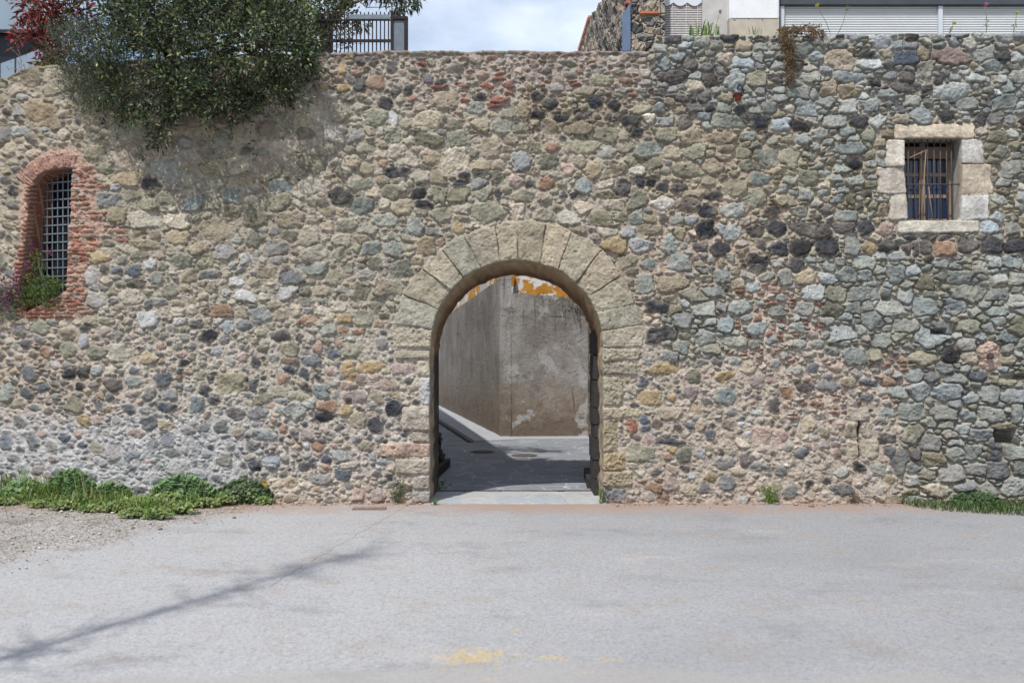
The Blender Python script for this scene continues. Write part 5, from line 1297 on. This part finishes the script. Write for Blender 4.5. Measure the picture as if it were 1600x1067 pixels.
stems('stem', [W(130, 112, .6)], pts_in(RB, 24, 6), .012, E, seed=7)

E = empty('red_tip_shrub', W(95, 100, 1.4), 'shrub with glossy wine red young leaves at the far upper left', 'shrub')
PB_ = [(72, 10, 36, 34, .6, .35), (64, 58, 30, 24, .55, .28), (112, 18, 40, 32, .7, .3), (38, 56, 22, 18, .6, .2), (90, 68, 28, 32, .6, .25), (80, -30, 70, 40, .8, .4), (72, 92, 18, 16, .55, .16), (40, 6, 20, 14, .6, .2)]
bush('foliage', PB_, 1.3, .10, 11, .10, .30, [(138, 46, 54), (116, 40, 48), (156, 62, 64), (98, 40, 42), (126, 56, 52), (92, 84, 52), (180, 104, 102)], E, jit=.25, up=.35)
G_ = [(120, 40, 34, 30, .95, .25), (100, 60, 22, 30, .85, .2)]
bush('older_leaves', G_, 1.2, .10, 8, .10, .34, [(84, 92, 50), (104, 112, 62), (70, 66, 42)], E, up=.2)
stems('stem', [W(95, 104, 1.2)], pts_in(PB_, 26, 8), .014, E, seed=9)
E = empty('bright_green_herb', W(82, 140, .55), 'small yellow green plant in the corner between red shrub and rosemary', 'plant')
GB = [(74, 108, 15, 14, .62, .14), (84, 128, 14, 18, .5, .12)]
bush('foliage', GB, 2.2, .05, 12, .05, .42, [(136, 150, 48), (112, 132, 44), (92, 112, 44), (150, 150, 60)], E, M_SOFTLEAF, up=.5)
stems('stem', [W(84, 146, .45)], pts_in(GB, 8, 3), .006, E, seed=2)
E = empty('dry_twiggy_plant', W(40, 112, 1.3), 'sparse dry twiggy plant on the sloping wall head at the far left', 'plant')
tp = [W(a, b, 1.25) for a, b in ((22, 106), (30, 100), (38, 104), (46, 98), (28, 110), (18, 76), (26, 72), (50, 104), (12, 104))]
stems('stem', [W(44, 120, 1.2), W(34, 122, 1.2)], tp, .005, E, M_TWIG, 5, seed=3)
pos = np.array([np.array(p) + PR.normal(0, .03, 3) for p in tp for _ in range(5)])
leaves('leaf', pos, PR.normal(0, 1, (len(pos), 3)), .03, .014, cols([(96, 84, 86), (120, 108, 104)], len(pos)), M_LEAF, E)

# tree behind the railing
E = empty('tree', W(508, 82, 1.9), 'leaning tree behind the rusty railing with a leafy bough reaching into the sky', 'tree')
Yt = 1.9; tr = MB()
tr.tube([W(508, 160, Yt), W(509, 70, Yt), W(512, 40, Yt), W(520, 26, Yt), W(536, 8, Yt), W(560, -14, Yt), W(590, -40, Yt)], [.10, .085, .07, .06, .05, .04, .03], 10)
tr.tube([W(512, 40, Yt), W(490, 20, Yt + .1), W(460, -8, Yt + .2), W(440, -60, Yt + .2)], [.05, .04, .03, .02], 8)
tr.tube([W(534, 10, Yt), W(558, 3, Yt - .1), W(575, -4, Yt - .1), W(600, -16, Yt)], [.03, .022, .018, .012], 8)
tr.tube([W(590, -40, Yt), W(620, -16, Yt - .2), W(640, 2, Yt - .2), W(650, 10, Yt - .2)], [.025, .016, .009, .004], 7)
for q in (((600, -30), (612, -4), (622, 6)), ((604, -28), (606, 0), (612, 10)), ((575, -6), (590, 4), (614, 6)), ((560, 0), (572, 12), (600, 12))):
    tr.tube([W(a, b, Yt - .15) for a, b in q], [.010, .007, .003], 6)
tr.build('trunk', M_BARK, E, smooth=True)
TBl = [(350, 20, 60, 24, 1.7, .5), (430, 20, 46, 32, 1.6, .45), (470, 30, 40, 40, 1.7, .4), (500, 20, 44, 26, 1.8, .4), (540, 22, 30, 16, 1.75, .25), (528, 46, 30, 14, 1.7, .2), (490, 62, 34, 24, 1.6, .3), (420, -30, 120, 30, 2, .7), (520, -40, 90, 30, 1.9, .6), (460, 62, 26, 22, 1.6, .3), (545, 66, 16, 10, 1.65, .12)]
bush('crown', TBl, 1.5, .10, 13, .07, .42, [(84, 94, 70), (70, 80, 62), (108, 112, 82), (60, 72, 58), (128, 128, 94)], E, jit=.22)
TB2 = [(628, 4, 24, 9, 1.75, .15), (646, 8, 13, 8, 1.7, .12), (618, 16, 9, 7, 1.7, .10), (600, -8, 40, 9, 1.75, .2), (625, 22, 6, 5, 1.7, .06), (556, 40, 14, 8, 1.7, .1)]
bush('drooping_spray', TB2, 1.1, .07, 9, .075, .40, [(70, 82, 66), (60, 72, 58), (88, 96, 72)], E, droop=.5, up=-.5)

# plants on and in the wall
def plume(name, E, base, tips, rad, mat): return stems(name, [base], tips, rad, E, mat, 5, .04, 3)
E = empty('purple_flowering_plant', hitv((30, 474)), 'plant with purple flower spikes growing from the left edge of the brick window', 'plant')
FY = lambda px, py, off=.12: hitv((px, py)) + Vector((-.374, -.927, 0)) * off
def spikes(spec, pal, E, nm='flower_spike', n=110, sp=.026):
    for (a, b, c, d) in spec:
        p, q = FY(a, b), FY(c, d); t_ = PR.random((n, 1)); P = np.array(p) * (1 - t_) + np.array(q) * t_ + PR.normal(0, sp, (n, 3))
        leaves(nm, P, PR.normal(0, 1, (len(P), 3)), .026, .022, cols(pal, len(P), .15), M_PETAL, E)
PUR = [(130, 66, 116), (150, 84, 134), (112, 58, 104), (120, 84, 110)]
spikes([(6, 478, 2, 434), (18, 480, 16, 430), (28, 470, 34, 432), (10, 468, -8, 440), (24, 484, 26, 446), (40, 462, 42, 420), (-2, 490, -16, 450)], PUR, E)
tips = [FY(a, b) for a, b in ((2, 434), (16, 430), (34, 432), (-8, 440), (26, 446), (42, 420), (-16, 450))]
plume('stem', E, FY(30, 488, .0), tips, .006, mat_plain('green_stem', alb(96, 110, 78), .8))
C = np.array([np.array(FY(PR.uniform(-10, 46), PR.uniform(448, 500), PR.uniform(.03, .18))) for _ in range(420)])
leaves('leaf', C, PR.normal(0, 1, C.shape) + [0, -.3, .5], PR.uniform(.03, .06, len(C)), .014, cols([(92, 106, 74), (112, 120, 92), (78, 92, 66)], len(C)), M_SOFTLEAF, E)
E = empty('green_window_plant', hitv((80, 470)), 'bushy green plant filling the foot of the grated brick window', 'plant')
q_ = []
for (cx_, cy_, rx_, ry_, m_) in ((72, 452, 24, 20, 800), (52, 464, 16, 16, 380), (90, 448, 10, 14, 160), (62, 412, 8, 20, 170), (84, 474, 16, 8, 160), (46, 440, 7, 14, 120)):
    for _ in range(m_):
        a = PR.uniform(0, 6.28); rr0 = math.sqrt(PR.random())
        q_.append(FY(cx_ + rx_ * rr0 * math.cos(a), cy_ + ry_ * rr0 * math.sin(a), PR.uniform(-.12, .17) * (1 - rr0 * .5)))
C = np.array([tuple(v) for v in q_])
leaves('foliage', C, PR.normal(0, .8, C.shape) + [-.1, -.4, .7], PR.uniform(.022, .048, len(C)), .017, cols([(104, 122, 70), (84, 104, 60), (122, 138, 80), (70, 90, 56)], len(C), .2), M_SOFTLEAF, E)
plume('stem', E, FY(76, 486, .0), [FY(a, b, .06) for a, b in ((62, 388), (70, 420), (90, 424), (50, 440), (84, 440), (64, 400), (96, 432))], .005, mat_plain('pale_stem', alb(110, 120, 82), .8))
spikes([(62, 392, 62, 378), (92, 400, 92, 392), (58, 420, 54, 410)], PUR, E, 'flower_spike', 30, .016)

E = empty('hanging_succulent', W(1235, 52, -.02), 'reddish brown succulent hanging down the wall below the left shutter', 'plant')
SB = [(1229, 60, 9, 15, -.10, .07), (1233, 85, 8, 18, -.12, .06), (1236, 108, 6, 16, -.11, .05), (1236, 130, 3, 9, -.09, .03), (1252, 48, 20, 6, .0, .08), (1278, 54, 9, 10, -.04, .06), (1222, 50, 8, 6, .0, .06)]
C, D = clumps(SB, 1.7, .03); n = len(C); per = 12
pos = (C[:, None] + PR.normal(0, .016, (n, per, 3))).reshape(-1, 3)
ax = (D[:, None] * .8 + PR.normal(0, .6, (n, per, 3)) + np.array([0, -.3, .35])).reshape(-1, 3)
leaves('foliage', pos, ax, PR.uniform(.03, .055, len(pos)), .011, cols([(146, 108, 88), (124, 92, 78), (160, 124, 100), (104, 94, 72), (118, 118, 82)], len(pos), .18), M_LEAF, E)
plume('stem', E, W(1240, 52, .05), [W(1236, 132, -.06), W(1228, 90, -.07), W(1280, 60, -.04), W(1256, 44, .0)], .007, M_TWIG)

def blades(name, base, n, hgt, wid, lean, pal, E, mat=None, seed=1, bend=.5):
    """strap or grass leaves: three-segment bent blades"""
    r = np.random.default_rng(seed); base = np.asarray(base); N = len(base)
    a = r.uniform(0, 6.283, N); d = np.stack([np.cos(a), np.sin(a), np.zeros(N)], 1); sd = np.stack([-np.sin(a), np.cos(a), np.zeros(N)], 1)
    h = (hgt * r.uniform(.5, 1.15, N) * (1 if N < 400 else .95 + .35 * np.sin(base[:, 0] * 5.1) * np.sin(base[:, 1] * 7 + base[:, 0] * 2.3) + .25 * np.sin(base[:, 0] * 13.7 + 1)))[:, None]; ln = lean * r.uniform(.2, 1.1, N)[:, None]; w = wid * r.uniform(.7, 1.2, N)[:, None]
    z = np.array([0, 0, 1.0])
    p0 = base; p1 = base + z * h * .45 + d * h * ln * .25; p2 = base + z * h * .82 + d * h * ln * .62; p3 = base + z * h * (1 - .25 * bend * ln) + d * h * ln * 1.1
    co = np.stack([p0 - sd * w * .4, p0 + sd * w * .4, p1 - sd * w * .5, p1 + sd * w * .5, p2 - sd * w * .36, p2 + sd * w * .36, p3 - sd * w * .04, p3 + sd * w * .04], 1).reshape(-1, 3)
    f0 = np.array([[0, 1, 3, 2], [2, 3, 5, 4], [4, 5, 7, 6]]); f = (np.arange(N)[:, None, None] * 8 + f0[None]).reshape(-1, 4)
    return np_mesh(name, co, f, mat or M_SOFTLEAF, E, np.repeat(cols(pal, N, .18), 8, axis=0), smooth=False)
IR = [(124, 148, 84), (104, 132, 72), (146, 162, 104)]
E = empty('iris_clump', W(1100, 56, .05), 'clump of pointed green sword leaves on the wall head below the blind', 'plant')
b = [np.array(W(x, 56, .06)) for x in list(np.linspace(1077, 1110, 26)) + list(np.linspace(1117, 1126, 8))]
blades('leaf', b, 0, .17, .022, .55, IR, E, seed=5)
E = empty('grass_tuft', W(1180, 54, .1), 'small green grass tuft at the foot of the white pillar', 'grass')
blades('blade', [np.array(W(1180 + PR.uniform(-8, 10), 55, .1)) for _ in range(14)], 0, .11, .010, .6, IR, E, seed=6)
def stalk(px, y0, y1, name, lb, petal, lean=0, leafy=True, Y=.1):
    E = empty(name, W(px, y0, Y), lb, 'wildflower'); mb = MB(); p, q = W(px, y0, Y), W(px + lean, y1, Y)
    mb.tube([p, p.lerp(q, .4) + Vector((.012, 0, 0)), p.lerp(q, .75), q], [.004, .0035, .003, .002], 6); mb.build('stem', M_STEMG, E, smooth=True)
    P = np.array(q) + PR.normal(0, .012, (22, 3)); leaves('flower', P, PR.normal(0, 1, P.shape), .022, .02, cols(petal, 22, .1), M_PETAL, E)
    if leafy:
        t_ = PR.random((20, 1)) * .6; P = np.array(p) * (1 - t_) + np.array(q) * t_ + PR.normal(0, .012, (20, 3)); leaves('leaf', P, PR.normal(0, 1, P.shape) + [0, 0, .4], .034, .011, cols(IR, 20), M_SOFTLEAF, E)
M_STEMG = mat_plain('thin_green_stem', alb(110, 120, 88), .8)
stalk(1113, 56, 18, 'wildflower', 'single violet flower on a thin bent stalk above the sword leaves', [(120, 104, 168), (140, 124, 186)], 12, False)
stalk(1541, 52, 7, 'wildflower', 'pink flower spike standing in front of the right shutter', [(186, 96, 172), (204, 122, 190)], -1)
stalk(1297, 52, 9, 'wildflower', 'yellow flower on a thin leaning stalk before the left shutter', [(206, 192, 84), (190, 180, 90)], -20, False)
stalk(1583, 52, 20, 'wildflower', 'branched wildflower with yellow buds near the right end of the wall', [(190, 188, 96), (170, 176, 100)], 6)
stalk(1483, 52, 36, 'wildflower', 'short yellow flower leaning beside the shutter frame', [(200, 196, 96)], 8)
stalk(1310, 52, 14, 'wildflower', 'thin seedy weed stalk before the left shutter', [(150, 150, 110)], 14, False)

# ---- weeds along the foot of the wall
def gp(px, py): x, y = gpt(px, py); return np.array((x, y, 0.0))
GRS = [(128, 152, 84), (106, 136, 70), (146, 162, 96), (158, 162, 112), (96, 124, 66)]
def strip(poly_px, n, seed):
    r = random.Random(seed); A = np.array(poly_px); out = []
    while len(out) < n:
        x, y = r.uniform(A[:, 0].min(), A[:, 0].max()), r.uniform(A[:, 1].min(), A[:, 1].max()); ins = False
        for i in range(len(A)):
            (ax, ay), (bx, by) = A[i], A[(i + 1) % len(A)]
            if (ay > y) != (by > y) and x < (bx - ax) * (y - ay) / (by - ay) + ax: ins = not ins
        if ins: out.append(gp(x, y))
    return np.array(out)
LS = [(-200, 762), (0, 768), (200, 778), (430, 782), (425, 789), (380, 788), (330, 786), (300, 795), (262, 808), (205, 806), (180, 797), (120, 797), (60, 788), (0, 786), (-200, 784)]
P = strip(LS, 8000, 3); P = P[(np.sin(P[:, 0] * 4.3) + np.sin(P[:, 0] * 9.1 + P[:, 1] * 6) + np.sin(P[:, 1] * 11 + P[:, 0] * 2)) > -.9]; gmask = P
def merge_cover(name, P, hgt, pal, seed, lb, nleaf=1.2):
    g = blades(name, P, 0, hgt, .011, .9, pal, None, seed=seed)
    return tag(g, lb, 'grass', kind='stuff')
merge_cover('grass', P, .13, GRS, 3, 'low green grass and weeds along the wall foot at lower left')
LT = [(-200, 764), (0, 768), (120, 774), (250, 779), (420, 783), (410, 788), (300, 789), (200, 792), (90, 788), (0, 782), (-200, 780)]
PT_ = strip(LT, 1700, 31); PT_ = PT_[(np.sin(PT_[:, 0] * 3.1) + np.sin(PT_[:, 0] * 7.7 + 1)) > -.3]
tag(blades('tall_grass', PT_, 0, .32, .009, .75, [(136, 158, 92), (150, 160, 108), (112, 140, 76), (176, 168, 128)], None, seed=33), 'taller grass and dry stalks among the weeds at lower left', 'grass', kind='stuff')
PD = strip([(-200, 782), (60, 786), (200, 797), (330, 790), (440, 786), (430, 796), (300, 806), (200, 814), (90, 806), (-200, 796)], 700, 35); PD[:, 2] += .006
o = leaves('dry_litter', PD, PR.normal(0, 1, PD.shape) * [1, 1, .08], PR.uniform(.03, .10, len(PD)), .007, cols([(176, 150, 118), (150, 128, 104), (196, 176, 140), (120, 100, 82)], len(PD)), M_LEAF, None, nrm=np.tile(np.array([0., 0., 1.]), (len(PD), 1)), droop=0); tag(o, 'dry stalks and litter along the edge of the weeds', 'litter', kind='stuff')
P2 = strip(LS, 3400, 8); P2 = P2 + np.stack([PR.normal(0, .02, len(P2)), PR.normal(0, .02, len(P2)), PR.uniform(.02, .09, len(P2))], 1)
o = leaves('weeds', P2, PR.normal(0, .8, P2.shape) + [0, -.2, .5], PR.uniform(.03, .06, len(P2)), .026, cols(GRS, len(P2), .2), M_SOFTLEAF, None); tag(o, 'small leafy weeds mixed through the grass at lower left', 'weeds', kind='stuff')
RS = [(1388, 778), (1480, 785), (1850, 786), (1850, 812), (1600, 806), (1500, 801), (1440, 795), (1400, 786)]
P = strip(RS, 2600, 4); merge_cover('grass', P, .085, [(84, 110, 64), (72, 98, 56), (100, 122, 74)], 6, 'dark green grass strip along the wall foot at lower right')
P2 = strip(RS, 900, 9); P2[:, 2] += PR.uniform(.01, .07, len(P2))
o = leaves('weeds', P2, PR.normal(0, .8, P2.shape) + [0, -.2, .5], PR.uniform(.025, .05, len(P2)), .02, cols([(84, 110, 64), (72, 98, 56)], len(P2), .2), M_SOFTLEAF, None); tag(o, 'small leafy weeds in the grass strip at lower right', 'weeds', kind='stuff')

def mallow(px, py, rpx, hgt, n, L, lb, pal, name='mallow', flowers=None):
    b = gp(px, py); E = empty(name, b, lb, 'weed', 'leafy weeds along the wall foot'); s = 11.7 / F
    a = PR.uniform(0, 6.283, n); rr0 = np.sqrt(PR.random(n)); x = b[0] + rpx * s * rr0 * np.cos(a); y = b[1] + rpx * s * .55 * rr0 * np.sin(a)
    z = hgt * np.sqrt(np.clip(1 - rr0 ** 2 * .85, 0, 1)) * PR.uniform(.45, 1.02, n)
    y = np.minimum(y, face_y(x) - .03)
    tips = np.stack([x, y, z], 1)
    mb = MB()
    for t_ in tips[:: max(1, n // 60)]:
        q = Vector(b) + Vector(((t_[0] - b[0]) * .35, (t_[1] - b[1]) * .35, 0)); mb.tube([q, q.lerp(Vector(t_), .6) + Vector((0, 0, .03)), t_], [.005, .004, .003], 5)
    mb.build('stem', M_STEMG, E, smooth=True)
    # round lobed leaves: fan of seven vertices round a cupped centre
    k = 7; ll = L * PR.uniform(.6, 1.15, n)
    nr = unit(PR.normal(0, .42, (n, 3)) + np.array([-.1, -.75, .9])); t1 = unit(np.cross(nr, PR.normal(0, 1, (n, 3)))); t2 = np.cross(nr, t1)
    co = [tips - nr * (ll * .12)[:, None]]
    for i in range(k):
        an = 2 * math.pi * i / k; rad = ll * .5 * PR.uniform(.82, 1.15, n); co.append(tips + (t1 * math.cos(an) + t2 * math.sin(an)) * rad[:, None] + nr * (PR.normal(0, .05, n) * ll)[:, None])
    co = np.stack(co, 1).reshape(-1, 3); f = np.array([[0, 1 + i, 1 + (i + 1) % k] for i in range(k)]); f = (np.arange(n)[:, None, None] * (k + 1) + f[None]).reshape(-1, 3)
    np_mesh('leaf', co, f, M_SOFTLEAF, E, np.repeat(cols(pal, n, .16), k + 1, axis=0), smooth=False)
    if flowers is not None:
        P = np.array([np.array(W(u, v, b[1] - .06)) for u, v in flowers]); P = np.repeat(P, 14, 0) + PR.normal(0, .012, (len(P) * 14, 3))
        leaves('flower', P, PR.normal(0, 1, P.shape), .026, .024, cols([(232, 200, 40), (224, 188, 30)], len(P), .06), M_PETAL, E)
        mb = MB()
        for u, v in flowers: mb.tube([Vector(b) + Vector((0, 0, .1)), W(u, v, b[1] - .06)], [.004, .003], 5)
        mb.build('flower_stalk', M_STEMG, E)
    return E
ML = [(124, 154, 104), (106, 138, 90), (140, 166, 120), (96, 126, 84)]
mallow(132, 776, 46, .39, 420, .068, 'broad mound of mallow leaves, second weed from the left', ML)
mallow(184, 782, 38, .25, 260, .062, 'low mallow on the right flank of the broad mound', ML)
mallow(292, 784, 50, .34, 270, .095, 'mallow with the largest round leaves in the middle of the weeds', [(130, 158, 114), (112, 144, 100), (144, 170, 130)])
mallow(384, 785, 46, .29, 560, .045, 'small-leaved bush with three yellow flowers at the right end of the weeds', [(104, 122, 88), (88, 108, 76), (120, 136, 102)], 'flowering_weed', [(414, 750), (411, 757), (417, 758)])
mallow(40, 780, 46, .25, 300, .05, 'low leafy weed at the far left below the wall', ML)
mallow(228, 797, 44, .18, 320, .045, 'low spreading weed at the gravel edge in front of the mallows', GRS, 'spreading_weed')
for px, py, r_, h_ in ((6, 789, 22, .10), (60, 793, 18, .09), (98, 797, 24, .12), (140, 800, 18, .09), (176, 800, 20, .13), (210, 809, 24, .12), (248, 811, 22, .14), (284, 803, 26, .13), (322, 793, 22, .12), (350, 790, 18, .15), (264, 792, 28, .18), (410, 788, 16, .10)):
    mallow(px, py, r_, h_, 150, .036, 'small spreading weed at the ragged front edge of the lower left grass', GRS, 'spreading_weed')
mallow(1525, 790, 40, .16, 200, .05, 'low dark weed in the right-hand grass strip', [(80, 106, 66), (70, 94, 58)], 'spreading_weed')
E = empty('grass_tuft', gp(28, 778), 'tall grass tuft against the wall at the far left of the weeds', 'grass'); blades('blade', [gp(28, 776) + PR.normal(0, .1, 3) * [1, .4, 0] for _ in range(150)], 0, .30, .011, .6, GRS, E, seed=12)
E = empty('grass_tuft', gp(72, 784), 'bright grass tuft in front of the mallow mound', 'grass'); blades('blade', [gp(74, 784) + PR.normal(0, .08, 3) * [1, .4, 0] for _ in range(140)], 0, .22, .010, .7, [(128, 150, 76), (112, 136, 64)], E, seed=13)
def tuft(px, py, w, h, n, lb, pal, seed, name='weed'):
    E = empty(name, gp(px, py), lb, 'weed'); r = np.random.default_rng(seed); b = gp(px, py)
    t_ = r.random((n, 1)); P = b + np.concatenate([r.normal(0, w, (n, 1)) * (.4 + t_), r.normal(0, w * .35, (n, 1)) - .02, t_ * h], 1); P[:, 1] = np.minimum(P[:, 1], -.04)
    leaves('leaf', P, r.normal(0, .8, P.shape) + [0, -.2, .6], r.uniform(.02, .045, n), .012, cols(pal, n, .2), M_SOFTLEAF, E)
    mb = MB()
    for k in range(7): mb.tube([b + np.array((r.normal(0, .02), -.04, 0)), b + np.array((r.normal(0, w), -.06, h * r.uniform(.6, 1)))], [.004, .002], 5)
    mb.build('stem', M_STEMG, E)
tuft(622, 786, .055, .27, 260, 'thin grey green weed on the wall left of the arch', [(120, 126, 96), (98, 108, 78), (136, 138, 112)], 1)
tuft(1203, 786, .06, .22, 300, 'bright green weed at the wall foot right of the arch', [(126, 158, 70), (104, 140, 58), (142, 168, 84)], 2)
tuft(1333, 786, .05, .13, 120, 'dry pinkish weed at the wall foot below the narrow slit', [(156, 124, 108), (128, 104, 90)], 3, 'dry_weed')
tuft(939, 785, .025, .17, 90, 'little green weed at the foot of the right jamb', [(98, 126, 60), (118, 142, 72)], 4)
tuft(681, 788, .02, .06, 50, 'tiny green sprig at the foot of the left jamb', [(98, 126, 60), (118, 142, 72)], 5)
E = empty('weed', (-.98, .98, 0), 'low weed on the paving inside the left jamb of the arch', 'weed'); C = np.array([-.97, .99, 0.02]) + np.abs(PR.normal(0, 1, (90, 3))) * [.06, .05, .05]
leaves('leaf', C, PR.normal(0, .7, C.shape) + [0, 0, .5], .035, .016, cols([(96, 122, 70), (80, 108, 60)], 90), M_SOFTLEAF, E)
# moss and creeper on the corner building
E = empty('wall_creeper', (1.15, 8.0, 2.7), 'dark stringy creeper hanging from the coping of the grey corner building', 'creeper')
mb = MB(); r = random.Random(3)
for k in range(5):
    x = 1.0 + k * .09; z = 2.72; pts = [(x, 7.97, z)]
    for s_ in range(5): x += r.uniform(-.02, .05); z -= r.uniform(.05, .14); pts.append((x, 7.99 + x * .028 - .03, z))
    mb.tube(pts, [.006, .005, .005, .004, .003, .002], 5)
mb.build('stem', mat_plain('dark_stem', alb(84, 80, 72), .95), E, smooth=True)
C = np.array([1.25, 7.97, 2.74]) + PR.normal(0, 1, (120, 3)) * [.12, .03, .03]
leaves('leaf', C, PR.normal(0, 1, C.shape), .04, .02, cols([(110, 120, 66), (92, 104, 60)], 120), M_SOFTLEAF, E)

# slender young tree outside the frame whose shadow falls across the lot
def shadow_base():
    a, b = gpt(600, 850), gpt(0, 1030); d = Vector((a[0] - b[0], a[1] - b[1])).normalized(); return Vector(a), Vector(b), d
ta, tb, td = shadow_base()
base = tb - td * 4.9
Ltot = (ta - base).length; hh_ = Ltot / math.hypot(SUN_TO.x, SUN_TO.y) * -SUN_TO.z
E = empty('young_tree', (base.x, base.y, 0), 'slender narrow young tree standing left of the view and shading the lot', 'tree')
mb = MB(); B = Vector((base.x, base.y, 0))
mb.tube([B, B + Vector((.02, 0, hh_ * .35)), B + Vector((-.02, .01, hh_ * .7)), B + Vector((0, 0, hh_ * .93))], [.034, .03, .026, .018], 10)
r = random.Random(12)
for k in range(60):
    z = hh_ * r.choice([r.uniform(.56, .62), r.uniform(.70, .98), r.uniform(.84, .98)]); a = r.uniform(0, 6.28); l_ = r.uniform(.15, .62)
    p = B + Vector((0, 0, z)); q = p + Vector((math.cos(a) * l_, math.sin(a) * l_, l_ * r.uniform(.0, .7))); mb.tube([p, p.lerp(q, .5) + Vector((0, 0, -.03)), q], [.016, .012, .005], 5)
mb.build('trunk', M_BARK, E, smooth=True)
zz_ = PR.uniform(.36, .98, 1000) * hh_; P = np.stack([base.x + PR.normal(0, .11, 1000), base.y + PR.normal(0, .11, 1000), zz_], 1)
leaves('foliage', P, PR.normal(0, 1, P.shape), .07, .03, cols(EV, 1000), M_LEAF, E)

# ------------------------------------------------------------------ sky, sun, camera
w = bpy.data.worlds.new('World'); SC.world = w; w.use_nodes = True; nt = w.node_tree; nt.nodes.clear()
out = nt.nodes.new('ShaderNodeOutputWorld'); bg = nt.nodes.new('ShaderNodeBackground'); sky = nt.nodes.new('ShaderNodeTexSky')
sky.sky_type = 'NISHITA'; sky.sun_disc = False
sky.sun_elevation = math.asin(-SUN_TO.z); sky.sun_rotation = math.atan2(-SUN_TO.x, -SUN_TO.y)
sky.air_density = 1.0; sky.dust_density = 1.5; sky.ozone_density = 1.0
tc = nt.nodes.new('ShaderNodeTexCoord'); mp = nt.nodes.new('ShaderNodeMapping'); mp.inputs['Scale'].default_value = (1.6, 1.6, 3.0); mp.inputs['Location'].default_value = (.35, .2, .1)
nt.links.new(tc.outputs['Generated'], mp.inputs[0])
nz = nt.nodes.new('ShaderNodeTexNoise'); nz.inputs['Scale'].default_value = 2.3; nz.inputs['Detail'].default_value = 7; nz.inputs['Roughness'].default_value = .55
nt.links.new(mp.outputs[0], nz.inputs['Vector'])
rp = nt.nodes.new('ShaderNodeValToRGB'); rp.color_ramp.elements[0].position = .36; rp.color_ramp.elements[1].position = .66
nt.links.new(nz.outputs[0], rp.inputs[0])
mx = nt.nodes.new('ShaderNodeMix'); mx.data_type = 'RGBA'; mx.inputs[7].default_value = (7.3, 7.9, 8.8, 1)
ml_ = nt.nodes.new('ShaderNodeMath'); ml_.operation = 'MULTIPLY'; ml_.inputs[1].default_value = .78; nt.links.new(rp.outputs[0], ml_.inputs[0])
nt.links.new(ml_.outputs[0], mx.inputs[0]); nt.links.new(sky.outputs[0], mx.inputs[6]); nt.links.new(mx.outputs[2], bg.inputs[0])
bg.inputs[1].default_value = .115; nt.links.new(bg.outputs[0], out.inputs[0])
L = bpy.data.lights.new('sun', 'SUN'); L.energy = 3.4; L.angle = math.radians(.6); L.color = (1.0, .965, .915)
so = bpy.data.objects.new('sun', L); COL.objects.link(so); so.rotation_euler = SUN_TO.to_track_quat('-Z', 'Y').to_euler(); so.location = (-8, -14, 24)
cam = bpy.data.cameras.new('camera'); cam.lens = 35.0 * (F / 1555.56); cam.sensor_width = 36; cam.clip_end = 3000
cam.dof.use_dof = True; cam.dof.focus_distance = 11.9; cam.dof.aperture_fstop = 1.5
co_ = bpy.data.objects.new('camera', cam); COL.objects.link(co_); co_.location = (0, CAM_Y, CAM_Z); co_.rotation_euler = (math.radians(90), 0, 0)
SC.camera = co_
vs_ = SC.view_settings; vs_.view_transform = 'Standard'; vs_.look = 'None'; vs_.exposure = 0.4; vs_.gamma = 1; vs_.use_curve_mapping = False
SC.cycles.use_denoising = True
